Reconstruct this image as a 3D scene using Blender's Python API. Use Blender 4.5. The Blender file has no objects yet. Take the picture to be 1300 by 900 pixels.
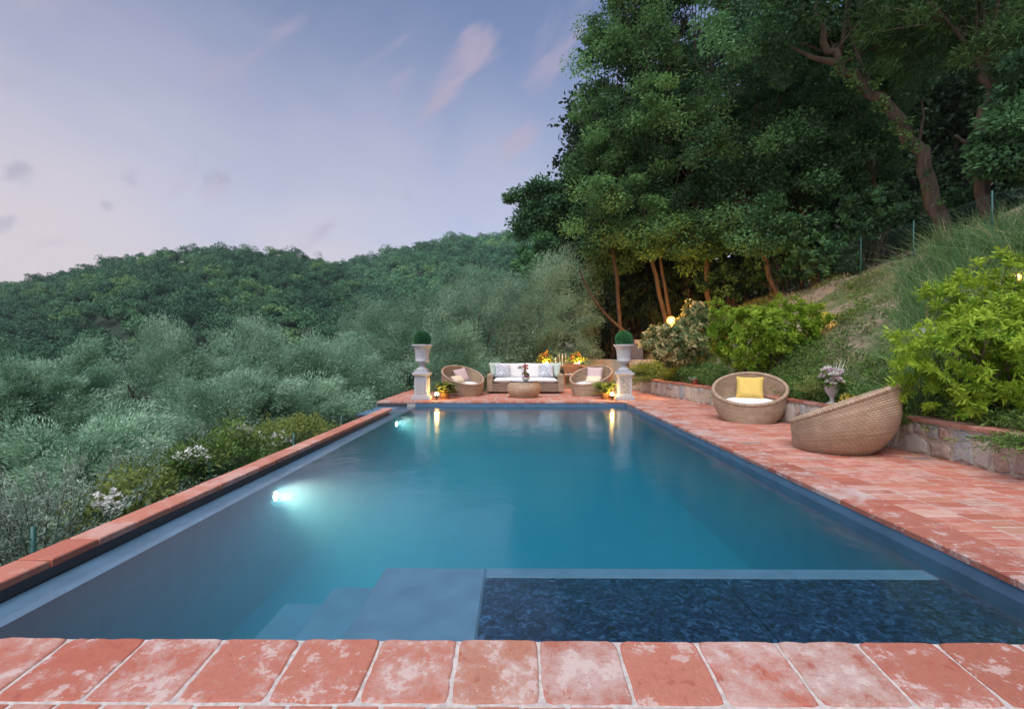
import bpy, math, random
import numpy as np
from math import radians as R, pi, sin, cos

# ------------------------------------------------------------------ camera, sky, sun, exposure
scene = bpy.context.scene
COL = scene.collection
F = 620.0; VPX = 656.0; HOR = 448.0; CAMZ = 1.2
YAW = math.atan((VPX - 650) / F)
cam_d = bpy.data.cameras.new("camera"); cam_d.sensor_width = 36; cam_d.lens = F * 36 / 1300
cam_d.shift_y = -2 / 1300; cam_d.clip_end = 6000; cam_d.clip_start = 0.05
cam = bpy.data.objects.new("camera", cam_d); COL.objects.link(cam)
cam.location = (0, 0, CAMZ); cam.rotation_euler = (pi / 2, 0, YAW)
scene.camera = cam

SUN_EL, SUN_AZ = R(64), R(205)          # azimuth clockwise from +Y: behind and to the left of the camera
world = bpy.data.worlds.new("World"); scene.world = world; world.use_nodes = True
wn = world.node_tree.nodes; wl = world.node_tree.links; wn.clear()
def wnode(t, **kw):
    n = wn.new(t)
    for k, v in kw.items(): setattr(n, k, v)
    return n
w_out = wnode('ShaderNodeOutputWorld'); w_bg = wnode('ShaderNodeBackground'); w_bg.inputs['Strength'].default_value = 0.12
sky = wnode('ShaderNodeTexSky', sky_type='NISHITA'); sky.sun_disc = False
sky.sun_elevation = R(9); sky.sun_rotation = SUN_AZ; sky.air_density = 1.0; sky.dust_density = 1.2; sky.ozone_density = 3.0
geo = wnode('ShaderNodeTexCoord')
sep = wnode('ShaderNodeSeparateXYZ'); wl.new(geo.outputs['Generated'], sep.inputs[0])
def ramp(stops, interp='LINEAR', node=wnode):
    r = node('ShaderNodeValToRGB'); r.color_ramp.interpolation = interp
    e = r.color_ramp.elements
    while len(e) < len(stops): e.new(0.5)
    for i, (p, c) in enumerate(stops):
        e[i].position = p; e[i].color = (*c, 1) if len(c) == 3 else c
    return r
# dusk gradient over the Nishita sky
SKYS = 8.0
r_el = ramp([(0.0, (.62, .50, .56)), (.12, (.54, .49, .61)), (.22, (.42, .43, .61)), (.36, (.27, .295, .455)), (.58, (.15, .185, .325)), (1.0, (.26, .31, .45))])
wl.new(sep.outputs['Z'], r_el.inputs['Fac'])
mx = wnode('ShaderNodeMix', data_type='RGBA', blend_type='MIX'); mx.inputs['Factor'].default_value = .8
sc = wnode('ShaderNodeVectorMath', operation='SCALE'); sc.inputs['Scale'].default_value = SKYS * .45
wl.new(r_el.outputs['Color'], sc.inputs[0])
wl.new(sky.outputs['Color'], mx.inputs['A']); wl.new(sc.outputs[0], mx.inputs['B'])
# thin clouds, on the flat cloud layer (direction divided by its height)
dv = wnode('ShaderNodeMath', operation='ADD'); dv.inputs[1].default_value = .12; wl.new(sep.outputs['Z'], dv.inputs[0])
pv = wnode('ShaderNodeCombineXYZ')
for ax in 'XY':
    q = wnode('ShaderNodeMath', operation='DIVIDE'); wl.new(sep.outputs[ax], q.inputs[0]); wl.new(dv.outputs[0], q.inputs[1]); wl.new(q.outputs[0], pv.inputs[ax])
nz = wnode('ShaderNodeTexNoise'); nz.inputs['Scale'].default_value = 1.7; nz.inputs['Detail'].default_value = 7; nz.inputs['Roughness'].default_value = .58; nz.inputs['Distortion'].default_value = .5
wmap = wnode('ShaderNodeMapping'); wmap.inputs['Location'].default_value = (3.1, 7.4, 0); wmap.inputs['Scale'].default_value = (1.25, .8, 1); wmap.inputs['Rotation'].default_value = (0, 0, R(-25))
wl.new(pv.outputs[0], wmap.inputs[0]); wl.new(wmap.outputs[0], nz.inputs['Vector'])
def sdir(px, py):
    a = (px - 650) / F; b = -(py - HOR) / F; v = np.array([cos(YAW) * a - sin(YAW), sin(YAW) * a + cos(YAW), b]); return v / np.linalg.norm(v)
nzp = wnode('ShaderNodeTexNoise'); nzp.inputs['Scale'].default_value = 9; nzp.inputs['Detail'].default_value = 5; nzp.inputs['Distortion'].default_value = .4; nzp.inputs['Scale'].default_value = 1; wmp = wnode('ShaderNodeMapping'); wmr = wnode('ShaderNodeMapping'); wmr.inputs['Rotation'].default_value = (0, R(38), 0); wmp.inputs['Scale'].default_value = (6, 8, 19); wl.new(geo.outputs['Generated'], wmr.inputs[0]); wl.new(wmr.outputs[0], wmp.inputs[0]); wl.new(wmp.outputs[0], nzp.inputs['Vector'])
nzd = wnode('ShaderNodeTexNoise'); nzd.inputs['Scale'].default_value = 26; nzd.inputs['Detail'].default_value = 4; wl.new(geo.outputs['Generated'], nzd.inputs['Vector'])
def blob_mask(blobs, r0, r1, nz=nz, k=1.0, stretch=None):
    "soft patches of sky around given directions, broken up by the cloud noise"
    last = None
    for px, py, rad, amp in blobs:
        sb = wnode('ShaderNodeVectorMath', operation='SUBTRACT'); wl.new(geo.outputs['Generated'], sb.inputs[0]); sb.inputs[1].default_value = tuple(sdir(px, py)); dn = wnode('ShaderNodeVectorMath', operation='LENGTH')
        if stretch:
            m1 = wnode('ShaderNodeMapping'); m1.inputs['Rotation'].default_value = (0, R(stretch[0]), 0); m2 = wnode('ShaderNodeMapping'); m2.inputs['Scale'].default_value = (1 / stretch[1], 1, 1.6); wl.new(sb.outputs[0], m1.inputs[0]); wl.new(m1.outputs[0], m2.inputs[0]); wl.new(m2.outputs[0], dn.inputs[0])
        else: wl.new(sb.outputs[0], dn.inputs[0])
        mr_ = wnode('ShaderNodeMapRange', interpolation_type='SMOOTHERSTEP'); wl.new(dn.outputs['Value'], mr_.inputs[0]); mr_.inputs[1].default_value = 0; mr_.inputs[2].default_value = rad; mr_.inputs[3].default_value = amp; mr_.inputs[4].default_value = 0
        if last is None: last = mr_.outputs[0]
        else:
            m_ = wnode('ShaderNodeMath', operation='MAXIMUM'); wl.new(last, m_.inputs[0]); wl.new(mr_.outputs[0], m_.inputs[1]); last = m_.outputs[0]
    ad = wnode('ShaderNodeMath', operation='MULTIPLY_ADD'); ad.inputs[1].default_value = k; wl.new(last, ad.inputs[2]); wl.new(nz.outputs['Fac'], ad.inputs[0])
    mr_ = wnode('ShaderNodeMapRange', interpolation_type='SMOOTHSTEP'); wl.new(ad.outputs[0], mr_.inputs[0]); mr_.inputs[1].default_value = r0; mr_.inputs[2].default_value = r1; mr_.inputs[3].default_value = 0; mr_.inputs[4].default_value = 1
    return mr_.outputs[0]
def over(base, mask, col, amt):
    ml_ = wnode('ShaderNodeMath', operation='MULTIPLY'); wl.new(mask, ml_.inputs[0]); ml_.inputs[1].default_value = amt
    m_ = wnode('ShaderNodeMix', data_type='RGBA'); m_.inputs['B'].default_value = (*[c * SKYS * .45 for c in col], 1); wl.new(ml_.outputs[0], m_.inputs['Factor']); wl.new(base, m_.inputs['A']); return m_.outputs['Result']
nz.inputs['Scale'].default_value = 2.6; nz.inputs['Detail'].default_value = 5; nz.inputs['Roughness'].default_value = .5; nz.inputs['Distortion'].default_value = .2
hz = blob_mask([(150, 370, .75, .9), (450, 310, .55, .7), (630, 250, .32, .55), (-500, 340, 1.0, .9)], .16, 1.1, nz, .38)
skyc = over(mx.outputs['Result'], hz, (.58, .555, .64), .6)
skyc = over(skyc, blob_mask([(0, 365, .42, .95), (-250, 370, .5, .9), (400, 340, .25, .5)], .2, 1.2, nz, .38), (.74, .61, .57), .5)
pk = blob_mask([(600, 75, .09, .42), (570, 110, .08, .42), (505, 105, .07, .36), (725, 50, .15, .36), (660, 180, .06, .40), (370, 5, .07, .26), (265, 85, .05, .2), (1000, -300, .6, .2), (-300, -500, .8, .2)], 0.94, 1.45, nzp, 1.6, (40, 1.7))
skyc = over(skyc, pk, (.44, .37, .48), .75)
dk = blob_mask([(25, 222, .05, .42), (138, 262, .028, .42), (255, 213, .08, .36), (165, 222, .035, .32), (515, 245, .04, .32), (10, 282, .04, .32)], .78, 1.05, nzd)
skyc = over(skyc, dk, (.26, .26, .37), .4)
wl.new(skyc, w_bg.inputs['Color'])
wl.new(w_bg.outputs[0], w_out.inputs['Surface'])

sun_d = bpy.data.lights.new("sun", 'SUN'); sun_d.energy = 1.5; sun_d.angle = R(50); sun_d.color = (1.0, .95, .93)
sun = bpy.data.objects.new("sun", sun_d); COL.objects.link(sun)
sun.rotation_euler = (pi / 2 - SUN_EL, 0, -SUN_AZ + pi)
vs = scene.view_settings
vs.view_transform = 'Standard'; vs.look = 'None'; vs.gamma = 1; vs.use_curve_mapping = False
vs.exposure = 1.4
scene.cycles.max_bounces = 8; scene.cycles.transparent_max_bounces = 12
scene.cycles.use_denoising = True; scene.cycles.volume_bounces = 4
scene.cycles.sample_clamp_indirect = 6
scene.cycles.caustics_reflective = False; scene.cycles.caustics_refractive = False

# ------------------------------------------------------------------ helpers
rng = np.random.default_rng(7)
random.seed(7)
def at(px, py, Y):
    "point of the place seen at photo pixel px,py and lying Y metres along the pool axis"
    a = (px - 650) / F; b = -(py - HOR) / F
    d = np.array([cos(YAW) * a - sin(YAW), sin(YAW) * a + cos(YAW), b])
    return np.array([0, 0, CAMZ]) + d * (Y / d[1])

def tag(o, label=None, cat=None, group=None, kind=None):
    if label: o['label'] = label
    if cat: o['category'] = cat
    if group: o['group'] = group
    if kind: o['kind'] = kind
    return o
def empty(name, loc=(0, 0, 0), rz=0, label=None, cat=None, group=None, kind=None):
    o = bpy.data.objects.new(name, None); COL.objects.link(o); o.empty_display_size = .1
    o.location = loc; o.rotation_euler = (0, 0, rz)
    return tag(o, label, cat, group, kind)
def copy_tree(o, parent=None):
    c = o.copy(); COL.objects.link(c)
    if parent is not None: c.parent = parent
    for ch in list(o.children): copy_tree(ch, c)
    return c

def np_mesh(name, V, Fq, mat, parent=None, tint=None, smooth=False, uv=None):
    "V (n,3), Fq (m,k) faces all of the same size"
    me = bpy.data.meshes.new(name)
    V = np.ascontiguousarray(V, dtype=np.float32); Fq = np.ascontiguousarray(Fq, dtype=np.int32)
    m, k = Fq.shape
    me.vertices.add(len(V)); me.vertices.foreach_set('co', V.ravel())
    me.loops.add(m * k); me.loops.foreach_set('vertex_index', Fq.ravel())
    me.polygons.add(m); me.polygons.foreach_set('loop_start', np.arange(m, dtype=np.int32) * k)
    me.update(calc_edges=True)
    if tint is not None:
        at_ = me.attributes.new('tint', 'FLOAT', 'FACE'); at_.data.foreach_set('value', np.ascontiguousarray(tint, dtype=np.float32))
    if uv is not None:
        l = me.uv_layers.new(name='UVMap'); l.data.foreach_set('uv', np.ascontiguousarray(uv, dtype=np.float32).ravel())
    if smooth: me.polygons.foreach_set('use_smooth', np.ones(m, dtype=bool))
    for mm in (mat if isinstance(mat, (list, tuple)) else [mat]): me.materials.append(mm)
    o = bpy.data.objects.new(name, me); COL.objects.link(o)
    if parent is not None: o.parent = parent
    return o

class MB:
    "collects polygons; build() links them as one mesh object"
    def __init__(s): s.v = []; s.f = []; s.uv = []; s.t = []; s.sm = []; s.mi = []
    def face(s, idx, uv=None, t=0., sm=False, mi=0):
        s.f.append(tuple(idx)); s.uv.append(uv or [(0, 0)] * len(idx)); s.t.append(t); s.sm.append(sm); s.mi.append(mi)
    def verts(s, L):
        n = len(s.v); s.v.extend([tuple(map(float, p)) for p in L]); return n
    def quad(s, a, b, c, d, t=0., mi=0, uv=None):
        n = s.verts([a, b, c, d])
        if uv is None:
            w = math.dist(a, b); h = math.dist(a, d); uv = [(0, 0), (w, 0), (w, h), (0, h)]
        s.face((n, n + 1, n + 2, n + 3), uv, t, False, mi)
    def box(s, x0, x1, y0, y1, z0, z1, bev=0.0, t=0., mi=0, M=None, top_shrink=0):
        T = (lambda p: p) if M is None else M
        b = bev; k = top_shrink
        if b <= 0:
            P = [(x0, y0, z0), (x1, y0, z0), (x1, y1, z0), (x0, y1, z0), (x0 + k, y0 + k, z1), (x1 - k, y0 + k, z1), (x1 - k, y1 - k, z1), (x0 + k, y1 - k, z1)]
            for q in ((3, 2, 1, 0), (4, 5, 6, 7), (0, 1, 5, 4), (1, 2, 6, 5), (2, 3, 7, 6), (3, 0, 4, 7)):
                s.quad(*[T(P[i]) for i in q], t=t, mi=mi)
            return
        # rings: bottom inset, low, high, top inset
        def ring(i, z): return [T(p) for p in ((x0 + i, y0 + i, z), (x1 - i, y0 + i, z), (x1 - i, y1 - i, z), (x0 + i, y1 - i, z))]
        rs = [ring(b, z0), ring(0, z0 + b), ring(0, z1 - b), ring(b, z1)]
        s.quad(*rs[0][::-1], t=t, mi=mi); s.quad(*rs[3], t=t, mi=mi)
        for a, c in zip(rs[:-1], rs[1:]):
            for i in range(4):
                j = (i + 1) % 4; s.quad(a[i], a[j], c[j], c[i], t=t, mi=mi)
    def lathe(s, prof, n=32, c=(0, 0, 0), sm=True, flute=None, t=0., cap=True, mi=0, ang0=0.0):
        n0 = len(s.v); m = len(prof); L = 0; acc = [0]
        for a, b in zip(prof[:-1], prof[1:]): L += math.dist(a, b); acc.append(L)
        for k, (r, z) in enumerate(prof):
            for i in range(n):
                th = ang0 + 2 * pi * i / n; rr = r
                if flute and flute[1] <= k <= flute[2]: rr = r * (1 - flute[3] * (0.5 - 0.5 * cos(flute[0] * th)))
                s.v.append((c[0] + rr * cos(th), c[1] + rr * sin(th), c[2] + z))
        rm = max(p[0] for p in prof)
        for k in range(m - 1):
            for i in range(n):
                j = (i + 1) % n; u0 = rm * 2 * pi * i / n; u1 = rm * 2 * pi * (i + 1) / n
                s.face((n0 + k * n + i, n0 + k * n + j, n0 + (k + 1) * n + j, n0 + (k + 1) * n + i), [(u0, acc[k]), (u1, acc[k]), (u1, acc[k + 1]), (u0, acc[k + 1])], t, sm, mi)
        if cap:
            s.face([n0 + i for i in range(n)][::-1], None, t, False, mi); s.face([n0 + (m - 1) * n + i for i in range(n)], None, t, False, mi)
    def tube(s, pts, rad, n=8, t=0., sm=True, mi=0, wob=0):
        pts = [np.array(p, float) for p in pts]
        if not hasattr(rad, '__len__'): rad = [rad] * len(pts)
        n0 = len(s.v); prev = None; acc = 0
        for k, p in enumerate(pts):
            d = pts[min(k + 1, len(pts) - 1)] - pts[max(k - 1, 0)]; d = d / (np.linalg.norm(d) + 1e-9)
            if prev is None:
                u = np.cross(d, (0.3, 0.9, 0.2)); u /= np.linalg.norm(u)
            else:
                u = prev - d * np.dot(prev, d); u /= (np.linalg.norm(u) + 1e-9)
            prev = u; w = np.cross(d, u)
            for i in range(n):
                a = 2 * pi * i / n; r = rad[k] * (1 + (wob * random.uniform(-1, 1) if wob else 0))
                s.v.append(tuple(p + r * (cos(a) * u + sin(a) * w)))
        for k in range(len(pts) - 1):
            l = float(np.linalg.norm(pts[k + 1] - pts[k]))
            for i in range(n):
                j = (i + 1) % n
                s.face((n0 + k * n + i, n0 + k * n + j, n0 + (k + 1) * n + j, n0 + (k + 1) * n + i), [(i / n, acc), ((i + 1) / n, acc), ((i + 1) / n, acc + l), (i / n, acc + l)], t, sm, mi)
            acc += l
        s.face([n0 + i for i in range(n)][::-1], None, t, False, mi)
        s.face([n0 + (len(pts) - 1) * n + i for i in range(n)], None, t, False, mi)
    def grid(s, G, sm=True, t=0., uvs=None, closed_u=False, mi=0):
        "G [rows][cols] of points"
        n0 = len(s.v); r = len(G); c = len(G[0])
        for row in G: s.v.extend([tuple(map(float, p)) for p in row])
        for i in range(r - 1):
            for j in range(c if closed_u else c - 1):
                k = (j + 1) % c
                uv = None
                if uvs is not None:
                    uv = [uvs(i, j), uvs(i, j + 1), uvs(i + 1, j + 1), uvs(i + 1, j)]
                s.face((n0 + i * c + j, n0 + i * c + k, n0 + (i + 1) * c + k, n0 + (i + 1) * c + j), uv, t, sm, mi)
    def build(s, name, mat, parent=None, loc=None):
        me = bpy.data.meshes.new(name); me.from_pydata(s.v, [], s.f)
        l = me.uv_layers.new(name='UVMap'); l.data.foreach_set('uv', np.array([c for u in s.uv for c in u], dtype=np.float32).ravel())
        a = me.attributes.new('tint', 'FLOAT', 'FACE'); a.data.foreach_set('value', np.array(s.t, dtype=np.float32))
        me.polygons.foreach_set('use_smooth', np.array(s.sm, dtype=bool))
        me.polygons.foreach_set('material_index', np.array(s.mi, dtype=np.int32))
        for mm in (mat if isinstance(mat, (list, tuple)) else [mat]): me.materials.append(mm)
        me.update()
        o = bpy.data.objects.new(name, me); COL.objects.link(o)
        if parent is not None: o.parent = parent
        if loc is not None: o.location = loc
        return o

def unit(a): return a / (np.linalg.norm(a, axis=-1, keepdims=True) + 1e-9)
def rnd_dirs(n): return unit(rng.normal(size=(n, 3)))
def leaf_cloud(C, D, L, W, flat=None, jit=.35):
    "rhombic leaves at points C pointing along D; flat: preferred face normals"
    n = len(C); L = np.broadcast_to(np.asarray(L, float), (n,)) * rng.uniform(1 - jit, 1 + jit, n); W = np.broadcast_to(np.asarray(W, float), (n,)) * rng.uniform(1 - jit, 1 + jit, n)
    D = unit(D); ref = rnd_dirs(n) if flat is None else unit(flat + .55 * rng.normal(size=(n, 3)))
    S = unit(np.cross(D, ref)); N = np.cross(S, D)
    mid = C + D * (L * .5)[:, None] + N * (L * .08)[:, None]
    V = np.stack([C, mid + S * (W * .5)[:, None], C + D * L[:, None], mid - S * (W * .5)[:, None]], 1).reshape(-1, 3)
    return V, np.arange(4 * n).reshape(n, 4)
def tangent(n): return unit(np.cross(n, rnd_dirs(len(n))))
def clump_cloud(cen, rad, per, L, W, out_from=None, droop=0., outw=.8, flatten=.7, follow=None, spread=1.0, sizes=None):
    "leaf clumps round the centres; returns V, F, tint"
    k = len(cen); idx = np.repeat(np.arange(k), per); n = len(idx)
    rad = np.broadcast_to(np.asarray(rad, float), (k,))
    off = rnd_dirs(n) * (rng.uniform(0, 1, n) ** .45)[:, None]
    off[:, 2] *= flatten
    if follow is not None:
        fdir = unit(follow)[idx]; s_ = (off * fdir).sum(1, keepdims=True)
        off = off * .8 + fdir * s_ * .7
    C = cen[idx] + off * rad[idx][:, None] * spread
    o = off if out_from is None else unit(C - out_from) * .5 + off * .5
    D = unit(o) * outw + rng.normal(size=(n, 3)) * .6
    if follow is not None: D = D * .5 + unit(follow)[idx] * .8
    D[:, 2] -= droop
    V, Fq = leaf_cloud(C, D, L, W, flat=(off * 1.0 + np.array([0, 0, .6])))
    tint = np.clip(rng.uniform(0, 1, k)[idx] * .65 + rng.uniform(0, .35, n), 0, 1)
    return V, Fq, tint
def merge(parts):
    V = []; Fs = []; T = []; o = 0
    for v, f, t in parts:
        V.append(v); Fs.append(f + o); T.append(t); o += len(v)
    return np.concatenate(V), np.concatenate(Fs), np.concatenate(T)
def lobe_centres(c, r, n, shell=.55, lump=.35):
    d = rnd_dirs(n); ph = rng.uniform(0, 6.28, 6)
    k = 1 + lump * (np.sin(3 * d[:, 0] + ph[0] + 2 * d[:, 2]) * np.sin(3.3 * d[:, 1] + ph[1]) + .5 * np.sin(6 * d[:, 2] + ph[2] + 4 * d[:, 0]))
    return np.asarray(c) + d * np.asarray(r) * (k * rng.uniform(shell, 1, n) ** .7)[:, None]

# ------------------------------------------------------------------ materials
def new_mat(name):
    m = bpy.data.materials.new(name); m.use_nodes = True; nt = m.node_tree; nt.nodes.clear()
    return m, nt.nodes, nt.links
def N(ns, t, **kw):
    n = ns.new(t)
    for k, v in kw.items():
        if k in ('Scale', 'Detail', 'Roughness', 'Distortion', 'Strength', 'Distance', 'Fac', 'Value'): n.inputs[k].default_value = v
        else: setattr(n, k, v)
    return n
def mixc(ns, ls, fac, a, b, blend='MIX'):
    m = ns.new('ShaderNodeMix'); m.data_type = 'RGBA'; m.blend_type = blend
    for key, val in (('Factor', fac), ('A', a), ('B', b)):
        if isinstance(val, (int, float)): m.inputs[key].default_value = val
        elif isinstance(val, tuple): m.inputs[key].default_value = (*val, 1) if len(val) == 3 else val
        else: ls.new(val, m.inputs[key])
    return m.outputs['Result']
def mramp(ns, ls, src, stops):
    r = ramp(stops, node=lambda t: ns.new(t)); ls.new(src, r.inputs['Fac']); return r.outputs['Color']
def simple(name, col, rough=.6, metal=0., noise=.15, scale=30, bump=.0, coord='Object', spec=.5, emit=None):
    m, ns, ls = new_mat(name)
    p = N(ns, 'ShaderNodeBsdfPrincipled'); o = N(ns, 'ShaderNodeOutputMaterial'); ls.new(p.outputs[0], o.inputs[0])
    tc = N(ns, 'ShaderNodeTexCoord'); nz = N(ns, 'ShaderNodeTexNoise', Scale=scale, Detail=5.); ls.new(tc.outputs[coord], nz.inputs['Vector'])
    lo = tuple(max(0, c * (1 - noise)) for c in col); hi = tuple(min(1, c * (1 + noise)) for c in col)
    ls.new(mramp(ns, ls, nz.outputs['Fac'], [(.3, lo), (.7, hi)]), p.inputs['Base Color'])
    p.inputs['Roughness'].default_value = rough; p.inputs['Metallic'].default_value = metal
    p.inputs['Specular IOR Level'].default_value = spec
    if bump:
        b = N(ns, 'ShaderNodeBump', Strength=bump, Distance=.01); ls.new(nz.outputs['Fac'], b.inputs['Height']); ls.new(b.outputs[0], p.inputs['Normal'])
    if emit:
        p.inputs['Emission Color'].default_value = (*emit[0], 1); p.inputs['Emission Strength'].default_value = emit[1]
    return m
def leafmat(name, dark, light, trans=.3, rough=.55, accent=None, acc_at=.93):
    "leaf colour varies from leaf to leaf through the face attribute tint"
    m, ns, ls = new_mat(name)
    o = N(ns, 'ShaderNodeOutputMaterial'); a = N(ns, 'ShaderNodeAttribute', attribute_name='tint'); oi = N(ns, 'ShaderNodeObjectInfo')
    stops = [(0, dark), (.85, light)]
    if accent: stops = [(0, dark), (acc_at - .04, light), (acc_at, accent)]
    c = mramp(ns, ls, a.outputs['Fac'], stops)
    hs = N(ns, 'ShaderNodeHueSaturation'); mr = N(ns, 'ShaderNodeMapRange'); ls.new(oi.outputs['Random'], mr.inputs[0]); mr.inputs[3].default_value = .8; mr.inputs[4].default_value = 1.2
    ls.new(mr.outputs[0], hs.inputs['Value']); ls.new(c, hs.inputs['Color'])
    d = N(ns, 'ShaderNodeBsdfPrincipled'); d.inputs['Roughness'].default_value = rough; d.inputs['Specular IOR Level'].default_value = .18
    t = N(ns, 'ShaderNodeBsdfTranslucent'); mxs = N(ns, 'ShaderNodeMixShader'); mxs.inputs[0].default_value = trans
    ls.new(hs.outputs[0], d.inputs['Base Color']); ls.new(hs.outputs[0], t.inputs['Color'])
    ls.new(d.outputs[0], mxs.inputs[1]); ls.new(t.outputs[0], mxs.inputs[2]); ls.new(mxs.outputs[0], o.inputs[0])
    return m
def emis(name, col, s):
    m, ns, ls = new_mat(name); e = N(ns, 'ShaderNodeEmission', Strength=s); e.inputs[0].default_value = (*col, 1); o = N(ns, 'ShaderNodeOutputMaterial'); ls.new(e.outputs[0], o.inputs[0]); return m

def brickmat(name, base_a, base_b, pale, pale_amt=.5, scale=1.0, flake=False):
    m, ns, ls = new_mat(name)
    o = N(ns, 'ShaderNodeOutputMaterial'); p = N(ns, 'ShaderNodeBsdfPrincipled'); ls.new(p.outputs[0], o.inputs[0])
    tc = N(ns, 'ShaderNodeTexCoord'); a = N(ns, 'ShaderNodeAttribute', attribute_name='tint')
    off = N(ns, 'ShaderNodeCombineXYZ'); ml = N(ns, 'ShaderNodeMath', operation='MULTIPLY'); ml.inputs[1].default_value = 37.0; ls.new(a.outputs['Fac'], ml.inputs[0]); ls.new(ml.outputs[0], off.inputs['Z'])
    va = N(ns, 'ShaderNodeVectorMath', operation='ADD'); ls.new(tc.outputs['Object'], va.inputs[0]); ls.new(off.outputs[0], va.inputs[1])
    n1 = N(ns, 'ShaderNodeTexNoise', Scale=7. * scale, Detail=8., Roughness=.68); ls.new(va.outputs[0], n1.inputs['Vector'])
    n2 = N(ns, 'ShaderNodeTexNoise', Scale=55. * scale, Detail=6., Roughness=.7); ls.new(va.outputs[0], n2.inputs['Vector'])
    n3 = N(ns, 'ShaderNodeTexNoise', Scale=1.1, Detail=3.); ls.new(tc.outputs['Object'], n3.inputs['Vector'])
    c0 = mramp(ns, ls, a.outputs['Fac'], [(0, base_a), (.5, base_b), (.8, tuple(x * .8 for x in base_a)), (.96, (base_b[0] * 1.0, base_b[1] * 1.25, base_b[2] * 1.2)), (.985, (.27, .20, .18))])
    c1 = mixc(ns, ls, mramp(ns, ls, n2.outputs['Fac'], [(.35, (0, 0, 0)), (.7, (.35, .35, .35))]), c0, (base_a[0] * .55, base_a[1] * .5, base_a[2] * .5))
    s = N(ns, 'ShaderNodeMath', operation='ADD'); ls.new(n1.outputs['Fac'], s.inputs[0])
    s2 = N(ns, 'ShaderNodeMath', operation='MULTIPLY_ADD'); ls.new(n2.outputs['Fac'], s2.inputs[0]); s2.inputs[1].default_value = .42; s2.inputs[2].default_value = -.21; ls.new(s2.outputs[0], s.inputs[1])
    s3 = N(ns, 'ShaderNodeMath', operation='MULTIPLY_ADD'); ls.new(n3.outputs['Fac'], s3.inputs[0]); s3.inputs[1].default_value = .22; s3.inputs[2].default_value = -.11
    s4 = N(ns, 'ShaderNodeMath', operation='ADD'); ls.new(s.outputs[0], s4.inputs[0]); ls.new(s3.outputs[0], s4.inputs[1])
    wn_ = N(ns, 'ShaderNodeTexWhiteNoise', noise_dimensions='1D'); ls.new(ml.outputs[0], wn_.inputs['W']); s5 = N(ns, 'ShaderNodeMath', operation='MULTIPLY_ADD'); ls.new(wn_.outputs['Value'], s5.inputs[0]); s5.inputs[1].default_value = .26; s5.inputs[2].default_value = -.13; s6 = N(ns, 'ShaderNodeMath', operation='ADD'); ls.new(s4.outputs[0], s6.inputs[0]); ls.new(s5.outputs[0], s6.inputs[1])
    f = mramp(ns, ls, s6.outputs[0], [(.44, (0, 0, 0)), (.62, (pale_amt,) * 3), (.8, (min(1, pale_amt * 1.5),) * 3)])
    c2 = mixc(ns, ls, f, c1, pale)
    if flake:
        n4 = N(ns, 'ShaderNodeTexNoise', Scale=16., Detail=10., Roughness=.72); ls.new(va.outputs[0], n4.inputs['Vector'])
        q = N(ns, 'ShaderNodeMath', operation='MULTIPLY_ADD'); ls.new(n1.outputs['Fac'], q.inputs[0]); q.inputs[1].default_value = .8; ls.new(n4.outputs['Fac'], q.inputs[2])
        c2 = mixc(ns, ls, mramp(ns, ls, q.outputs[0], [(.985, (0, 0, 0)), (1.0, (.55, .55, .55))]), c2, tuple(x * 1.08 for x in pale))
        c2 = mixc(ns, ls, mramp(ns, ls, q.outputs[0], [(.72, (.6, .6, .6)), (.76, (0, 0, 0))]), c2, (base_a[0] * .75, base_a[1] * .62, base_a[2] * .6))
        n5 = N(ns, 'ShaderNodeTexNoise', Scale=150., Detail=3.); ls.new(va.outputs[0], n5.inputs['Vector'])
        c2 = mixc(ns, ls, mramp(ns, ls, n5.outputs['Fac'], [(.30, (.7, .7, .7)), (.36, (0, 0, 0))]), c2, (.12, .07, .055))
    ls.new(c2, p.inputs['Base Color']); p.inputs['Roughness'].default_value = .72; p.inputs['Specular IOR Level'].default_value = .35
    b = N(ns, 'ShaderNodeBump', Strength=.45, Distance=.006); sm_ = N(ns, 'ShaderNodeMath', operation='ADD'); ls.new(n1.outputs['Fac'], sm_.inputs[0]); ls.new(n2.outputs['Fac'], sm_.inputs[1]); ls.new(sm_.outputs[0], b.inputs['Height']); ls.new(b.outputs[0], p.inputs['Normal'])
    return m

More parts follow.
